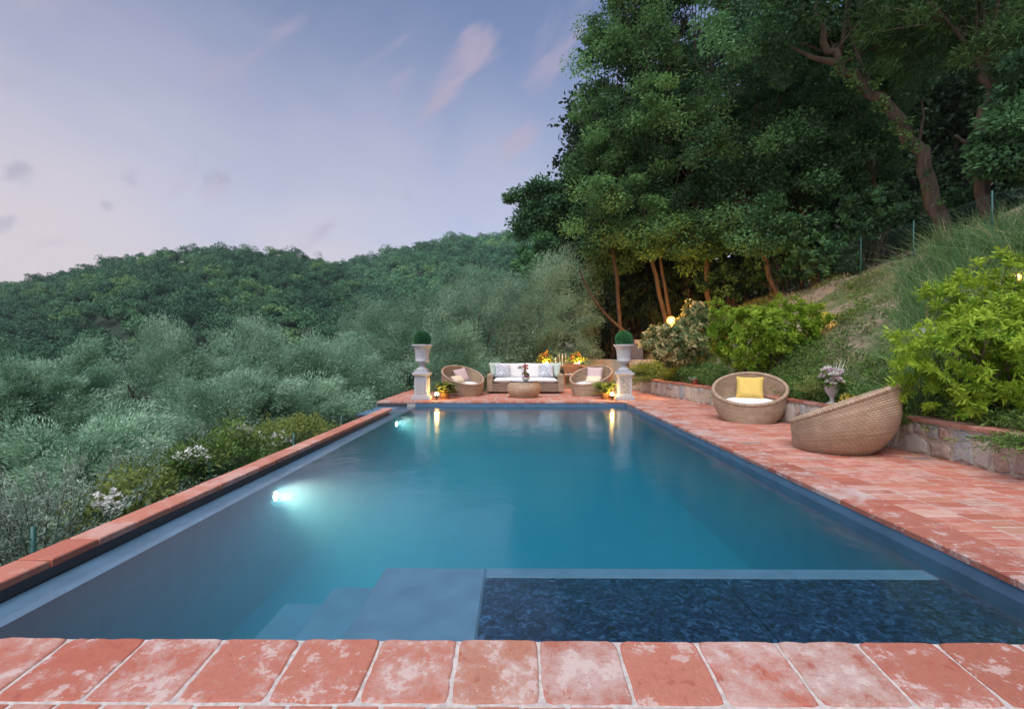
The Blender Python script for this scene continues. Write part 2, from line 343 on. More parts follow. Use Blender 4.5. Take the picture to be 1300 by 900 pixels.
def wickermat(name, c_a, c_b, row=.022, stake=.05):
    m, ns, ls = new_mat(name)
    o = N(ns, 'ShaderNodeOutputMaterial'); p = N(ns, 'ShaderNodeBsdfPrincipled'); ls.new(p.outputs[0], o.inputs[0])
    uv = N(ns, 'ShaderNodeUVMap'); sp = N(ns, 'ShaderNodeSeparateXYZ'); ls.new(uv.outputs[0], sp.inputs[0])
    def M(op, a, b=None):
        n = N(ns, 'ShaderNodeMath', operation=op)
        for i, x in enumerate((a, b)):
            if x is None: continue
            if isinstance(x, (int, float)): n.inputs[i].default_value = x
            else: ls.new(x, n.inputs[i])
        return n.outputs[0]
    v = M('DIVIDE', sp.outputs['Y'], row); r = M('FLOOR', v)
    u = M('ADD', M('DIVIDE', sp.outputs['X'], stake), M('MULTIPLY', M('MODULO', r, 2.0), .5))
    hv = M('ABSOLUTE', M('SINE', M('MULTIPLY', v, pi)))
    hu = M('ABSOLUTE', M('SINE', M('MULTIPLY', u, pi)))
    h = M('MULTIPLY', M('POWER', hv, .6), M('POWER', M('ADD', M('MULTIPLY', hu, .85), .15), .7))
    tc = N(ns, 'ShaderNodeTexCoord'); n1 = N(ns, 'ShaderNodeTexNoise', Scale=9., Detail=4.); ls.new(tc.outputs['Object'], n1.inputs['Vector'])
    wn_ = N(ns, 'ShaderNodeTexWhiteNoise', noise_dimensions='2D'); cb = N(ns, 'ShaderNodeCombineXYZ'); ls.new(r, cb.inputs['X']); ls.new(M('FLOOR', M('MULTIPLY', u, .12)), cb.inputs['Y']); ls.new(cb.outputs[0], wn_.inputs['Vector'])
    base = mixc(ns, ls, wn_.outputs['Value'], c_a, c_b)
    base = mixc(ns, ls, mramp(ns, ls, n1.outputs['Fac'], [(.35, (0, 0, 0)), (.7, (.5, .5, .5))]), base, tuple(x * .7 for x in c_a))
    col = mixc(ns, ls, mramp(ns, ls, h, [(.08, (.75, .75, .75)), (.45, (0, 0, 0))]), base, (.035, .024, .018))  # gaps of the weave darkened in the colour, as shade between the strands
    ls.new(col, p.inputs['Base Color']); p.inputs['Roughness'].default_value = .55; p.inputs['Specular IOR Level'].default_value = .4
    b = N(ns, 'ShaderNodeBump', Strength=.9, Distance=.008); ls.new(h, b.inputs['Height']); ls.new(b.outputs[0], p.inputs['Normal'])
    return m

def barkmat(name, a, b):
    m, ns, ls = new_mat(name)
    o = N(ns, 'ShaderNodeOutputMaterial'); p = N(ns, 'ShaderNodeBsdfPrincipled'); ls.new(p.outputs[0], o.inputs[0])
    tc = N(ns, 'ShaderNodeTexCoord'); mp = N(ns, 'ShaderNodeMapping'); mp.inputs['Scale'].default_value = (1, 1, .25); ls.new(tc.outputs['Object'], mp.inputs[0])
    n = N(ns, 'ShaderNodeTexNoise', Scale=14., Detail=8., Roughness=.7); ls.new(mp.outputs[0], n.inputs['Vector'])
    ls.new(mramp(ns, ls, n.outputs['Fac'], [(.3, a), (.7, b)]), p.inputs['Base Color']); p.inputs['Roughness'].default_value = .9
    bp = N(ns, 'ShaderNodeBump', Strength=.9, Distance=.03); ls.new(n.outputs['Fac'], bp.inputs['Height']); ls.new(bp.outputs[0], p.inputs['Normal'])
    return m

def groundmat():
    m, ns, ls = new_mat('earth_and_grass')
    o = N(ns, 'ShaderNodeOutputMaterial'); p = N(ns, 'ShaderNodeBsdfPrincipled'); ls.new(p.outputs[0], o.inputs[0])
    tc = N(ns, 'ShaderNodeTexCoord'); n = N(ns, 'ShaderNodeTexNoise', Scale=.9, Detail=9., Roughness=.65); n2 = N(ns, 'ShaderNodeTexNoise', Scale=14., Detail=8., Roughness=.7)
    for q in (n, n2): ls.new(tc.outputs['Object'], q.inputs['Vector'])
    soil = mramp(ns, ls, n2.outputs['Fac'], [(.3, (.15, .115, .08)), (.7, (.40, .32, .23))])
    green = mramp(ns, ls, n2.outputs['Fac'], [(.3, (.04, .07, .02)), (.7, (.13, .18, .06))])
    ls.new(mixc(ns, ls, mramp(ns, ls, n.outputs['Fac'], [(.44, (0, 0, 0)), (.60, (1, 1, 1))]), soil, green), p.inputs['Base Color']); p.inputs['Roughness'].default_value = .95
    b = N(ns, 'ShaderNodeBump', Strength=.8, Distance=.05); ls.new(n2.outputs['Fac'], b.inputs['Height']); ls.new(b.outputs[0], p.inputs['Normal'])
    return m

M_BRICK = brickmat('terracotta_brick', (.44, .14, .095), (.51, .205, .14), (.60, .43, .385), .42)
M_COPE = brickmat('worn_terracotta_tile', (.40, .12, .08), (.44, .175, .125), (.50, .41, .385), .55, .8, True)
M_MORTAR = simple('mortar', (.46, .415, .395), .9, noise=.25, scale=40, bump=.3)
M_WICK = wickermat('rattan', (.42, .29, .195), (.54, .405, .29))
M_WICKD = wickermat('dark_rattan', (.26, .18, .13), (.36, .26, .19))
M_WHITE = simple('white_cushion_fabric', (.74, .74, .74), .85, noise=.05, scale=60, bump=.1)
M_YEL = simple('yellow_pillow_fabric', (.66, .47, .12), .85, noise=.12, scale=50, bump=.15)
M_PINKP = simple('dusty_pink_fabric', (.55, .42, .42), .85, noise=.1, scale=50, bump=.1)
M_CREAMP = simple('cream_patterned_fabric', (.72, .62, .45), .85, noise=.3, scale=45, bump=.1)
M_GREENP = simple('pale_green_fabric', (.46, .55, .49), .85, noise=.08, scale=50, bump=.1)
M_FLOR = simple('blue_grey_floral_fabric', (.46, .50, .56), .85, noise=.55, scale=22, bump=.1)
M_STONE = simple('weathered_white_stone', (.44, .45, .48), .85, noise=.10, scale=18, bump=.2)
M_STONE2 = simple('mottled_relief_stone', (.34, .33, .31), .9, noise=.55, scale=22, bump=.8)
M_LINER = simple('grey_pool_render', (.085, .175, .28), .7, noise=.14, scale=5)
M_DARKWALL = simple('dark_overflow_render', (.045, .05, .06), .7, noise=.1, scale=10)
M_EARTH = groundmat()
M_BARK = barkmat('bark_brown', (.03, .025, .021), (.125, .102, .085))
M_BARKD = barkmat('bark_dark', (.03, .022, .016), (.11, .08, .06))
M_WOOD = simple('teak_wood', (.33, .15, .07), .6, noise=.25, scale=12, bump=.2)
M_GREENM = simple('green_painted_metal', (.012, .085, .075), .5, noise=.1)
M_WIRE = simple('green_wire', (.02, .06, .05), .5, noise=.1)
M_BLACK = simple('black_metal', (.02, .02, .02), .45, noise=.1)
M_GLASS = simple('table_glass', (.10, .12, .13), .06, noise=.05, spec=.9)
M_TERRA = simple('red_clay_pot', (.50, .09, .05), .7, noise=.1)
M_SLATE = simple('blue_grey_panel', (.07, .11, .23), .5, noise=.1, scale=6)
M_CANDLE = simple('candle_wax', (.72, .62, .66), .5, noise=.03)
M_LEAF_OAK = leafmat('broadleaf_leaves', (.011, .048, .026), (.115, .275, .115), .34)
M_LEAF_OAK2 = leafmat('lighter_broadleaf_leaves', (.017, .065, .03), (.165, .34, .115), .34)
M_LEAF_DARK = leafmat('shade_darkened_leaves', (.010, .026, .014), (.03, .065, .03), .2)  # leaf colour itself darkened to stand in for shade under the canopy
M_LEAF_OLIVE = leafmat('silver_green_leaves', (.07, .19, .11), (.40, .61, .44), .28)
M_LEAF_SILVER = leafmat('silver_shrub_leaves', (.14, .24, .17), (.40, .52, .42), .3)
M_LEAF_PITTO = leafmat('bright_green_leaves', (.09, .23, .014), (.45, .64, .07), .4)
M_LEAF_VARI = leafmat('variegated_leaves', (.06, .12, .045), (.24, .33, .13), .45, accent=(.66, .60, .32), acc_at=.55)
M_LEAF_LOW = leafmat('low_plant_leaves', (.05, .12, .035), (.18, .30, .07), .3, accent=(.42, .38, .10), acc_at=.93)
M_LEAF_FERN = leafmat('fern_leaves', (.10, .17, .04), (.30, .36, .10), .35)
M_LEAF_BOX = leafmat('clipped_box_leaves', (.03, .15, .06), (.10, .33, .13), .2)
M_LEAF_HILL = leafmat('far_wood_leaves', (.026, .10, .056), (.11, .275, .135), .15, accent=(.18, .34, .12), acc_at=.9)
M_GRASS = leafmat('grass_blades', (.07, .13, .035), (.22, .29, .10), .3, accent=(.46, .40, .23), acc_at=.68)
M_TGRASS = leafmat('tall_grass_blades', (.06, .15, .06), (.19, .34, .13), .35, accent=(.46, .42, .24), acc_at=.94)
M_FLOWHITE = leafmat('white_petals', (.62, .64, .60), (.80, .80, .76), .3)
M_FLOPINK = leafmat('pink_petals', (.55, .35, .50), (.80, .68, .76), .3)
M_FLORED = leafmat('red_petals', (.60, .05, .06), (.75, .16, .15), .2)
M_FLOYEL = leafmat('yellow_petals', (.55, .38, .05), (.80, .62, .12), .3)
M_FLOPUR = leafmat('purple_petals', (.20, .06, .25), (.38, .16, .40), .2)

def mosaicmat():
    m, ns, ls = new_mat('blue_glass_mosaic')
    o = N(ns, 'ShaderNodeOutputMaterial'); p = N(ns, 'ShaderNodeBsdfPrincipled'); ls.new(p.outputs[0], o.inputs[0])
    tc = N(ns, 'ShaderNodeTexCoord'); n = N(ns, 'ShaderNodeTexNoise', Scale=24., Detail=5., Roughness=.65, Distortion=1.2); ls.new(tc.outputs['Object'], n.inputs['Vector'])
    ls.new(mramp(ns, ls, n.outputs['Fac'], [(.40, (.004, .008, .018)), (.55, (.012, .035, .085)), (.72, (.06, .15, .30))]), p.inputs['Base Color'])
    p.inputs['Roughness'].default_value = .4
    return m
M_MOSAIC = mosaicmat()
def watermat():
    m, ns, ls = new_mat('pool_water')
    o = N(ns, 'ShaderNodeOutputMaterial'); tr = N(ns, 'ShaderNodeBsdfTransparent'); gl = N(ns, 'ShaderNodeBsdfGlossy'); gl.inputs['Roughness'].default_value = .13
    fr = N(ns, 'ShaderNodeFresnel'); fr.inputs['IOR'].default_value = 1.33; mxs = N(ns, 'ShaderNodeMixShader')
    tc = N(ns, 'ShaderNodeTexCoord'); n = N(ns, 'ShaderNodeTexNoise', Scale=3.2, Detail=4., Roughness=.5); ls.new(tc.outputs['Object'], n.inputs['Vector'])
    b = N(ns, 'ShaderNodeBump', Strength=.3, Distance=.02); ls.new(n.outputs['Fac'], b.inputs['Height']); ls.new(b.outputs[0], gl.inputs['Normal'])
    ls.new(fr.outputs[0], mxs.inputs[0]); ls.new(tr.outputs[0], mxs.inputs[1]); ls.new(gl.outputs[0], mxs.inputs[2]); ls.new(mxs.outputs[0], o.inputs['Surface'])
    va = N(ns, 'ShaderNodeVolumeAbsorption'); va.inputs['Color'].default_value = (.005, .845, .905, 1); va.inputs['Density'].default_value = .8
    vsn = N(ns, 'ShaderNodeVolumeScatter'); vsn.inputs['Color'].default_value = (.40, .86, 1, 1); vsn.inputs['Density'].default_value = .24; vsn.inputs['Anisotropy'].default_value = .35; ad = N(ns, 'ShaderNodeAddShader'); ls.new(va.outputs[0], ad.inputs[0]); ls.new(vsn.outputs[0], ad.inputs[1]); ls.new(ad.outputs[0], o.inputs['Volume'])
    return m
M_WATER = watermat()
def stonewallmat():
    m, ns, ls = new_mat('field_stone')
    o = N(ns, 'ShaderNodeOutputMaterial'); p = N(ns, 'ShaderNodeBsdfPrincipled'); ls.new(p.outputs[0], o.inputs[0])
    tc = N(ns, 'ShaderNodeTexCoord'); a = N(ns, 'ShaderNodeAttribute', attribute_name='tint')
    n = N(ns, 'ShaderNodeTexNoise', Scale=26., Detail=8., Roughness=.7); ls.new(tc.outputs['Object'], n.inputs['Vector'])
    c = mramp(ns, ls, a.outputs['Fac'], [(0, (.20, .24, .30)), (.25, (.34, .36, .39)), (.38, (.46, .40, .34)), (.52, (.52, .50, .47)), (.66, (.33, .20, .15)), (.74, (.44, .43, .42)), (1, (.40, .32, .24))])
    c = mixc(ns, ls, mramp(ns, ls, n.outputs['Fac'], [(.4, (0, 0, 0)), (.75, (.75, .75, .75))]), c, (.60, .55, .50))
    c = mixc(ns, ls, mramp(ns, ls, n.outputs['Fac'], [(.25, (.7, .7, .7)), (.4, (0, 0, 0))]), c, (.12, .10, .085))
    ls.new(c, p.inputs['Base Color']); p.inputs['Roughness'].default_value = .85
    b = N(ns, 'ShaderNodeBump', Strength=.7, Distance=.02); ls.new(n.outputs['Fac'], b.inputs['Height']); ls.new(b.outputs[0], p.inputs['Normal'])
    return m
M_FSTONE = stonewallmat()

# ------------------------------------------------------------------ levels and lines of the place
XR, XL, YN, YF = 2.66, -2.50, 2.06, 12.0       # pool inner faces
WZ = -0.12                                     # water level
WY = [-6, 4.4, 5.95, 8.3, 11.6, 13.5, 16.5, 22]
WX = [5.4, 4.85, 4.80, 4.62, 4.42, 4.1, 3.75, 3.4]
def wallx(Y): return float(np.interp(Y, WY, WX))
def edge_left(Y):
    return np.interp(Y, [-6, 12, 17, 24, 40, 120], [-3.1, -3.3, -3.6, -2.5, -1.0, 6.0])
def gz(X, Y):
    "natural ground height"
    X = np.asarray(X, float); Y = np.asarray(Y, float)
    d = X - np.interp(Y, WY, WX)
    right = .38 + np.interp(d, [0, .4, 4.3, 6, 12, 60, 300], [0, .04, 2.75, 3.35, 5.4, 30, 110]) * np.interp(Y, [12, 20, 30], [1, .85, .8])
    e = edge_left(Y) - X
    left = np.interp(e, [0, 1.0, 4, 12, 40, 90, 400], [-.5, -1.0, -2.6, -6.5, -18, -26, -30])
    mid = np.interp(Y, [16.9, 18, 20, 26, 60], [-.03, .25, .7, 1.0, 2.0])
    z = np.where(d > 0, right, np.where(e > 0, left, mid))
    # soften behind the patio, where the terrace runs into the slope
    b = np.clip((Y - 17) / 3, 0, 1)
    soft = np.interp(d, [-6, 0, 3], [0, .45, 1.2]) * b
    z = np.where((d <= 0) & (e <= 0), mid + np.clip(soft, 0, 1), z)
    z = z + np.where(d > .5, .07, 0) * np.sin(4.1 * X + 1.3 * Y) * np.sin(3.7 * Y - 1.1 * X) + .05 * np.sin(1.7 * X + .6 * Y) * np.sin(1.3 * Y - .5 * X) * np.clip(np.abs(d) / 1.0, 0, 1)
    return z

def build_ground():
    Ys = np.concatenate([np.arange(-6, 2, 1.0), np.arange(2, 26, .35), np.arange(26, 60, 2), np.arange(60, 140, 10), np.arange(140, 2001, 150)])
    lc = -np.concatenate([[0], np.arange(.4, 6, .5), np.arange(6, 30, 2), np.arange(30, 120, 8), np.geomspace(120, 2500, 14)])[::-1]
    rc = np.concatenate([[.10], np.arange(.3, 6, .3), np.arange(6, 30, 1.5), np.geomspace(30, 2500, 18)])
    V = []
    for Y in Ys:
        xe = edge_left(Y); xw = wallx(Y)
        row = [(xe + l, Y, float(gz(xe + l - .01, Y))) for l in lc]
        under = Y < 17.0
        for k in np.linspace(.02, .98, 12):
            x = xe + (xw - xe) * k
            row.append((x, Y, -1.9 if under else float(gz(x, Y))))
        row += [(xw + .06, Y, -1.9 if under else float(gz(xw + .2, Y)))]
        row += [(xw + r, Y, float(gz(xw + r, Y))) for r in rc]
        V.append(row)
    nc = len(V[0]); V = np.array(V).reshape(-1, 3); nr = len(Ys)
    i, j = np.meshgrid(np.arange(nr - 1), np.arange(nc - 1), indexing='ij'); a = (i * nc + j).ravel()
    Fq = np.stack([a, a + 1, a + nc + 1, a + nc], 1)
    o = np_mesh('ground', V, Fq, M_EARTH, smooth=True); tag(o, kind='structure', label='earth slope around the pool terrace falling to the valley'); return o
build_ground()

# ------------------------------------------------------------------ terrace, copings
def brick(mb, x0, x1, y0, y1, z, h=.05, bev=.006, zs=None, bj=.0, g=.0062):
    "one paving brick; zs gives the four top corner heights when tilted"
    t = random.random()
    x0 += g; x1 -= g; y0 += g; y1 -= g
    dz = random.uniform(-.002, .002)
    zz = zs or (z, z, z, z)
    c = [(x0, y0), (x1, y0), (x1, y1), (x0, y1)]; s = [(1, 1), (-1, 1), (-1, -1), (1, -1)]
    j = [(random.uniform(-bj, bj), random.uniform(-bj, bj)) for _ in range(4)]
    lo = [(c[i][0] + j[i][0], c[i][1] + j[i][1], zz[i] - h) for i in range(4)]
    md_ = [(c[i][0] + j[i][0], c[i][1] + j[i][1], zz[i] + dz - bev) for i in range(4)]
    tp = [(c[i][0] + s[i][0] * bev + j[i][0], c[i][1] + s[i][1] * bev + j[i][1], zz[i] + dz) for i in range(4)]
    n = mb.verts(lo + md_ + tp)
    for i in range(4):
        k = (i + 1) % 4
        mb.face((n + i, n + k, n + 4 + k, n + 4 + i), t=t); mb.face((n + 4 + i, n + 4 + k, n + 8 + k, n + 8 + i), t=t)
    mb.face((n + 8, n + 9, n + 10, n + 11), t=t)

def rough_tile(mb, x0, x1, y0, y1, zf, zb, h=.06, bev=.010, g=.0045, m=9):
    "hand made tile with a worn, wandering edge; zf, zb are the heights of its front and back edge"
    t = random.random() * .92; x0 += g; x1 -= g; y0 += g; y1 -= g; per = []
    for a, b in (((x0, y0), (x1, y0)), ((x1, y0), (x1, y1)), ((x1, y1), (x0, y1)), ((x0, y1), (x0, y0))):
        for k in range(m): per.append((a[0] + (b[0] - a[0]) * k / m, a[1] + (b[1] - a[1]) * k / m))
    n = len(per); cx, cy = (x0 + x1) / 2, (y0 + y1) / 2; w = [random.uniform(-1, 1) for _ in range(n)]; w = [(w[i - 1] + 2 * w[i] + w[(i + 1) % n]) / 4 for i in range(n)]
    chip = [random.random() < .07 for _ in range(n)]; hx, hy = (x1 - x0) / 2, (y1 - y0) / 2; dz = random.uniform(-.002, .002)
    def ring(inset, dzz, wob, ch=0):
        out = []
        for i, (x, y) in enumerate(per):
            corner = .006 if i % m == 0 else 0
            q = inset + wob * w[i] + corner + (ch if chip[i] else 0); X = cx + (x - cx) * (1 - q / hx); Y = cy + (y - cy) * (1 - q / hy)
            out.append((X, Y, zf + (zb - zf) * (Y - y0) / (y1 - y0) + dzz + dz))
        return out
    rs = [ring(0, -h, .0035), ring(0, -bev, .0035, .003), ring(bev * .35, -bev * .35, .004, .005), ring(bev, 0, .005, .006)]
    o_ = mb.verts([p for r in rs for p in r])
    for k in range(3):
        for i in range(n):
            j = (i + 1) % n; mb.face((o_ + k * n + i, o_ + k * n + j, o_ + (k + 1) * n + j, o_ + (k + 1) * n + i), t=t, sm=k > 0)
    mb.face([o_ + 3 * n + i for i in range(n)], t=t)
patio = empty('brick_terrace', kind='structure', label='red brick terrace around the pool')
mb = MB()
BL, BW = .29, .142
def columns(x0, x1fun, ya, yb):
    x = x0; k = 0
    while x < 6.2:
        y = ya - (BW * .5 if k % 2 else 0)
        while y < yb:
            y1 = min(y + BW, yb); yy = max(y, ya); lim = x1fun((yy + y1) / 2)
            if x < lim - .03 and y1 - yy > .03: brick(mb, x, min(x + BL, lim), yy, y1, 0)
            y += BW
        x += BL; k += 1
XC = XR + .33
columns(XC, lambda Y: wallx(Y) + .03, 2.06, 17.0)
columns(-3.46, lambda Y: XC, YF + .33, 17.0)
# near the camera: header bricks behind the coping, then the same pattern
x = -7.2
while x < 7.2:
    brick(mb, x, x + .164, 1.43, 1.7215, -.040, bj=.002); x += .164
y = 1.43
while y > -4:
    x = -7.2 + (.15 if int(round((1.43 - y) / .15)) % 2 else 0)
    while x < 7.2:
        brick(mb, x, x + .3, y - .15, y, -.042); x += .3
    y -= .15
x = XC
while x < 7.2: x += .3
mb.build('paving', M_BRICK, patio)
mb = MB()
x = -.24 - .329 * 22
while x < XC + 3.2:                               # near coping, tilted gently up towards the water
    w = .329
    rough_tile(mb, x, x + w, 1.720, 2.055, -.036, 0); x += w
y = 2.06
while y < 17:                                     # right coping
    brick(mb, XR - .012, XC, y, y + .33, .004, h=.045, bev=.009, bj=.003); y += .33
x = -3.46
while x < XR - .02:
    brick(mb, x, min(x + .33, XR - .015), YF - .012, YF + .33, .004, h=.045, bev=.008, bj=.003); x += .33
mb.build('coping_tiles', M_COPE, patio)
mb = MB()
y = 1.2
while y < 10.45:
    brick(mb, -2.955, -2.735, y, y + .33, -.017, h=.045, bev=.007, bj=.003); y += .33
mb.build('left_coping', M_BRICK, patio)
mb = MB()
mb.box(XR + .004, 7.2, 2.06, 17.0, -.3, -.0045); mb.box(-3.455, XR, YF + .004, 17.0, -.3, -.0048)
mb.box(-7.2, 7.2, -4.2, 1.7095, -.3, -.0445); mb.quad((-7.2, 1.71, -.0440), (7.2, 1.71, -.0440), (7.2, 2.046, -.0085), (-7.2, 2.046, -.0085)); mb.quad((-7.2, 2.046, -.0085), (7.2, 2.046, -.0085), (7.2, 2.053, -.3), (-7.2, 2.053, -.3))

mb.build('mortar_bed', M_MORTAR, patio)

# ------------------------------------------------------------------ pool
pool = empty('swimming_pool', kind='structure', label='rectangular overflow swimming pool with grey lining')
mb = MB(); zb = -1.25
mb.quad((XL, YN - .02, zb), (XR + .001, YN - .02, zb), (XR + .001, YF, zb), (XL, YF, zb))
mb.quad((XR + .002, YN - .02, zb), (XR + .002, YF, zb), (XR + .002, YF, -.035), (XR + .002, YN - .02, -.035))
mb.quad((XL, YF + .002, zb), (XL, YF + .002, -.035), (XR, YF + .002, -.035), (XR, YF + .002, zb))
mb.quad((XL - .24, YN - .004, zb), (XR, YN - .004, zb), (XR, YN - .004, -.05), (XL - .24, YN - .004, -.05))
mb.quad((XL, YN - .02, zb), (XL, YF, zb), (XL, YF, -.128), (XL, YN - .02, -.128))
mb.build('lining', M_LINER, pool)
mb = MB(); mb.quad((XL - .24, 1.2, -.129), (XL - .0005, 1.2, -.129), (XL - .0005, YF, -.129), (XL - .24, YF, -.129)); mb.quad((-3.46, 10.46, -.131), (XL - .241, 10.46, -.131), (XL - .241, YF, -.131), (-3.46, YF, -.131))
mb.build('overflow_lip', M_LINER, pool)
mb = MB(); mb.box(-2.92, -2.742, 1.2, 10.44, -1.2, -.064); mb.box(-3.44, XL - .2, YF + .001, YF + .05, -1.2, -.045); mb.box(-3.46, -3.42, 10.46, YF + .05, -1.2, -.134); mb.box(-3.42, -2.75, 10.46, YF, -1.2, -.14)
mb.build('overflow_wall', M_DARKWALL, pool)
# submerged shelf with mosaic and the two steps beside it
mb = MB(); SH = -.215
mb.box(-.87, -.2, YN, 3.22, zb, SH, bev=.012); mb.box(-.199, XR, 3.09, 3.221, zb, SH, bev=.01); mb.box(-.8, XR, YN, 3.15, zb, SH - .018)
mb.build('shelf_frame', M_LINER, pool)
mb = MB(); mb.box(-.197, 1.29, YN, 3.088, SH - .1, SH - .006); mb.box(1.296, XR, YN, 3.088, SH - .1, SH - .006)
mb.build('mosaic_floor', M_MOSAIC, pool)
mb = MB(); mb.box(-1.2, -.871, YN, 3.19, zb, -.33, bev=.012); mb.box(-1.52, -1.201, YN, 3.19, zb, -.44, bev=.012)
mb.build('step', M_LINER, pool)
mb = MB(); mb.box(-2.86, 2.8, 1.95, 12.12, -1.4, WZ)
o = mb.build('pool_water', M_WATER); tag(o, kind='structure', label='still teal pool water mirroring the dusk sky')
# underwater lamps on the left wall
for i, (yy, lab) in enumerate(((5.0, 'nearer white underwater lamp glowing in the left pool wall'), (10.06, 'farther white underwater lamp in the left pool wall close to the urn reflection'))):
    p = empty('pool_light', (XL, yy, -.27), label=lab, cat='pool light', group='underwater lamps in the left wall')
    m_ = MB(); G = [[(.004, r * cos(a), r * sin(a)) for a in np.linspace(0, 2 * pi, 25)[:-1]] for r in (.055, .044)]; G.insert(0, [(-.0, .055 * cos(a), .055 * sin(a)) for a in np.linspace(0, 2 * pi, 25)[:-1]])
    G[1] = [(.02, y_, z_) for _, y_, z_ in G[1]]; G[2] = [(.02, y_, z_) for _, y_, z_ in G[2]]
    m_.grid(G, closed_u=True); m_.build('rim', M_WHITE, p)
    m_ = MB(); n0 = m_.verts([(.018, .044 * cos(a), .044 * sin(a)) for a in np.linspace(0, 2 * pi, 25)[:-1]]); m_.face(range(n0, n0 + 24)); m_.build('lens', emis('pool_lamp_glow', (1, .97, .93), 130), p)
    ld = bpy.data.lights.new('pool_spot', 'SPOT'); ld.energy = 60; ld.spot_size = R(125); ld.spot_blend = .8; ld.color = (1, .52, .38); ld.shadow_soft_size = .08
    lo_ = bpy.data.objects.new('lamp', ld); COL.objects.link(lo_); lo_.parent = p; lo_.location = (.06, 0, 0); lo_.rotation_euler = (0, -R(92), 0)

# ------------------------------------------------------------------ right retaining wall of field stone
wall = empty('stone_retaining_wall', (0, 0, 0), label='low field stone retaining wall along the terrace under the planted slope', cat='wall')
def wall_pt(Y, z, out=0.): return (wallx(Y) - out, Y, z)
mb = MB(); ys = np.arange(-2, 17.2, .3)
WH = .42
for a, b in zip(ys[:-1], ys[1:]):
    A0, A1 = wallx(a), wallx(b)
    mb.quad((A0, a, -.1), (A0, a, WH - .035), (A1, b, WH - .035), (A1, b, -.1)); mb.quad((A0, a, WH - .035), (A0 + .3, a, WH - .035), (A1 + .3, b, WH - .035), (A1, b, WH - .035)); mb.quad((A0 + .3, a, WH - .035), (A0 + .3, a, -.3), (A1 + .3, b, -.3), (A1 + .3, b, WH - .035))
mb.build('mortar_core', simple('wall_mortar', (.46, .41, .36), .95, noise=.3, scale=30, bump=.6), wall)
mb = MB(); y = -2.0
def stone(mb, y0, y1, z0, z1):
    t = random.random(); cy, cz = (y0 + y1) / 2, (z0 + z1) / 2; hy, hz = (y1 - y0) / 2, (z1 - z0) / 2; n = 8
    ph = random.uniform(-.18, .18); jt = [random.uniform(.70, 1.04) for _ in range(n)]; G = []
    for k, (s, o_) in enumerate(((1.0, -.01), (.985, .010), (.95, .016 + random.uniform(0, .008)), (.6, .022 + random.uniform(0, .010)))):
        row = []
        for i in range(n):
            a = ph + 2 * pi * i / n; e = 1 / (abs(cos(a)) ** 9 + abs(sin(a)) ** 9) ** (1 / 9) * jt[i]
            yy = cy + hy * s * cos(a) * e; row.append((wallx(yy) - o_, yy, cz + hz * s * sin(a) * e))
        G.append(row[::-1])
    n0 = len(mb.v); mb.grid(G, closed_u=True, t=t, sm=False); mb.face([n0 + 3 * n + i for i in range(n)], t=t, sm=False)
while y < 17:
    w = random.uniform(.16, .4)
    if random.random() < .35: stone(mb, y, y + w * .9, .0, WH - .045)
    else:
        s = random.uniform(.13, .26); stone(mb, y, y + w * random.uniform(.85, 1), 0, s); 
        if random.random() < .5: stone(mb, y, y + w * .5, s + .01, WH - .045); stone(mb, y + w * .52, y + w, s + .015, WH - .05)
        else: stone(mb, y + random.uniform(-.02, .03), y + w, s + .012, WH - .045)
    y += w + .012
mb.build('stones', M_FSTONE, wall)
mb = MB(); y = -2.0
while y < 17:
    A0, A1 = wallx(y + .01), wallx(y + .31); t = random.random(); z0, z1 = WH - .033, WH
    n = mb.verts([(A0 - .03, y + .006, z0), (A1 - .03, y + .304, z0), (A1 + .28, y + .304, z0), (A0 + .28, y + .006, z0), (A0 - .03, y + .006, z1), (A1 - .03, y + .304, z1), (A1 + .28, y + .304, z1), (A0 + .28, y + .006, z1)])
    for q in ((3, 2, 1, 0), (4, 7, 6, 5), (0, 1, 5, 4), (1, 2, 6, 5), (2, 3, 7, 6), (3, 0, 4, 7)): mb.face([n + i for i in q][::-1], t=t)
    y += .31
mb.build('cap_bricks', M_BRICK, wall)

# low curved stone wall behind the terrace on the right
bw = empty('curved_garden_wall', label='low curved stone wall behind the terrace, below the dark trees', cat='wall')
mb = MB(); pts = [at(705, 470, 18.6), at(735, 470, 18.9), at(765, 470, 18.9), at(795, 470, 18.4), at(822, 470, 17.6), at(840, 470, 17.0)]
for a, b in zip(pts[:-1], pts[1:]):
    for k in range(2):
        t0, t1 = k / 2, (k + 1) / 2; p, q = a + (b - a) * t0, a + (b - a) * t1; zt = .95
        d = unit((q - p) * np.array([1, 1, 0])); nrm = np.array([-d[1], d[0], 0]) * .28; tt = random.random()
        P = [p, q, q + nrm, p + nrm]; n = mb.verts([(v[0], v[1], -.1) for v in P] + [(v[0], v[1], zt + random.uniform(-.01, .01)) for v in P])
        for qd in ((4, 5, 6, 7), (0, 1, 5, 4), (1, 2, 6, 5), (2, 3, 7, 6), (3, 0, 4, 7)): mb.face([n + i for i in qd], t=.8)
mb.build('masonry', M_FSTONE, bw)

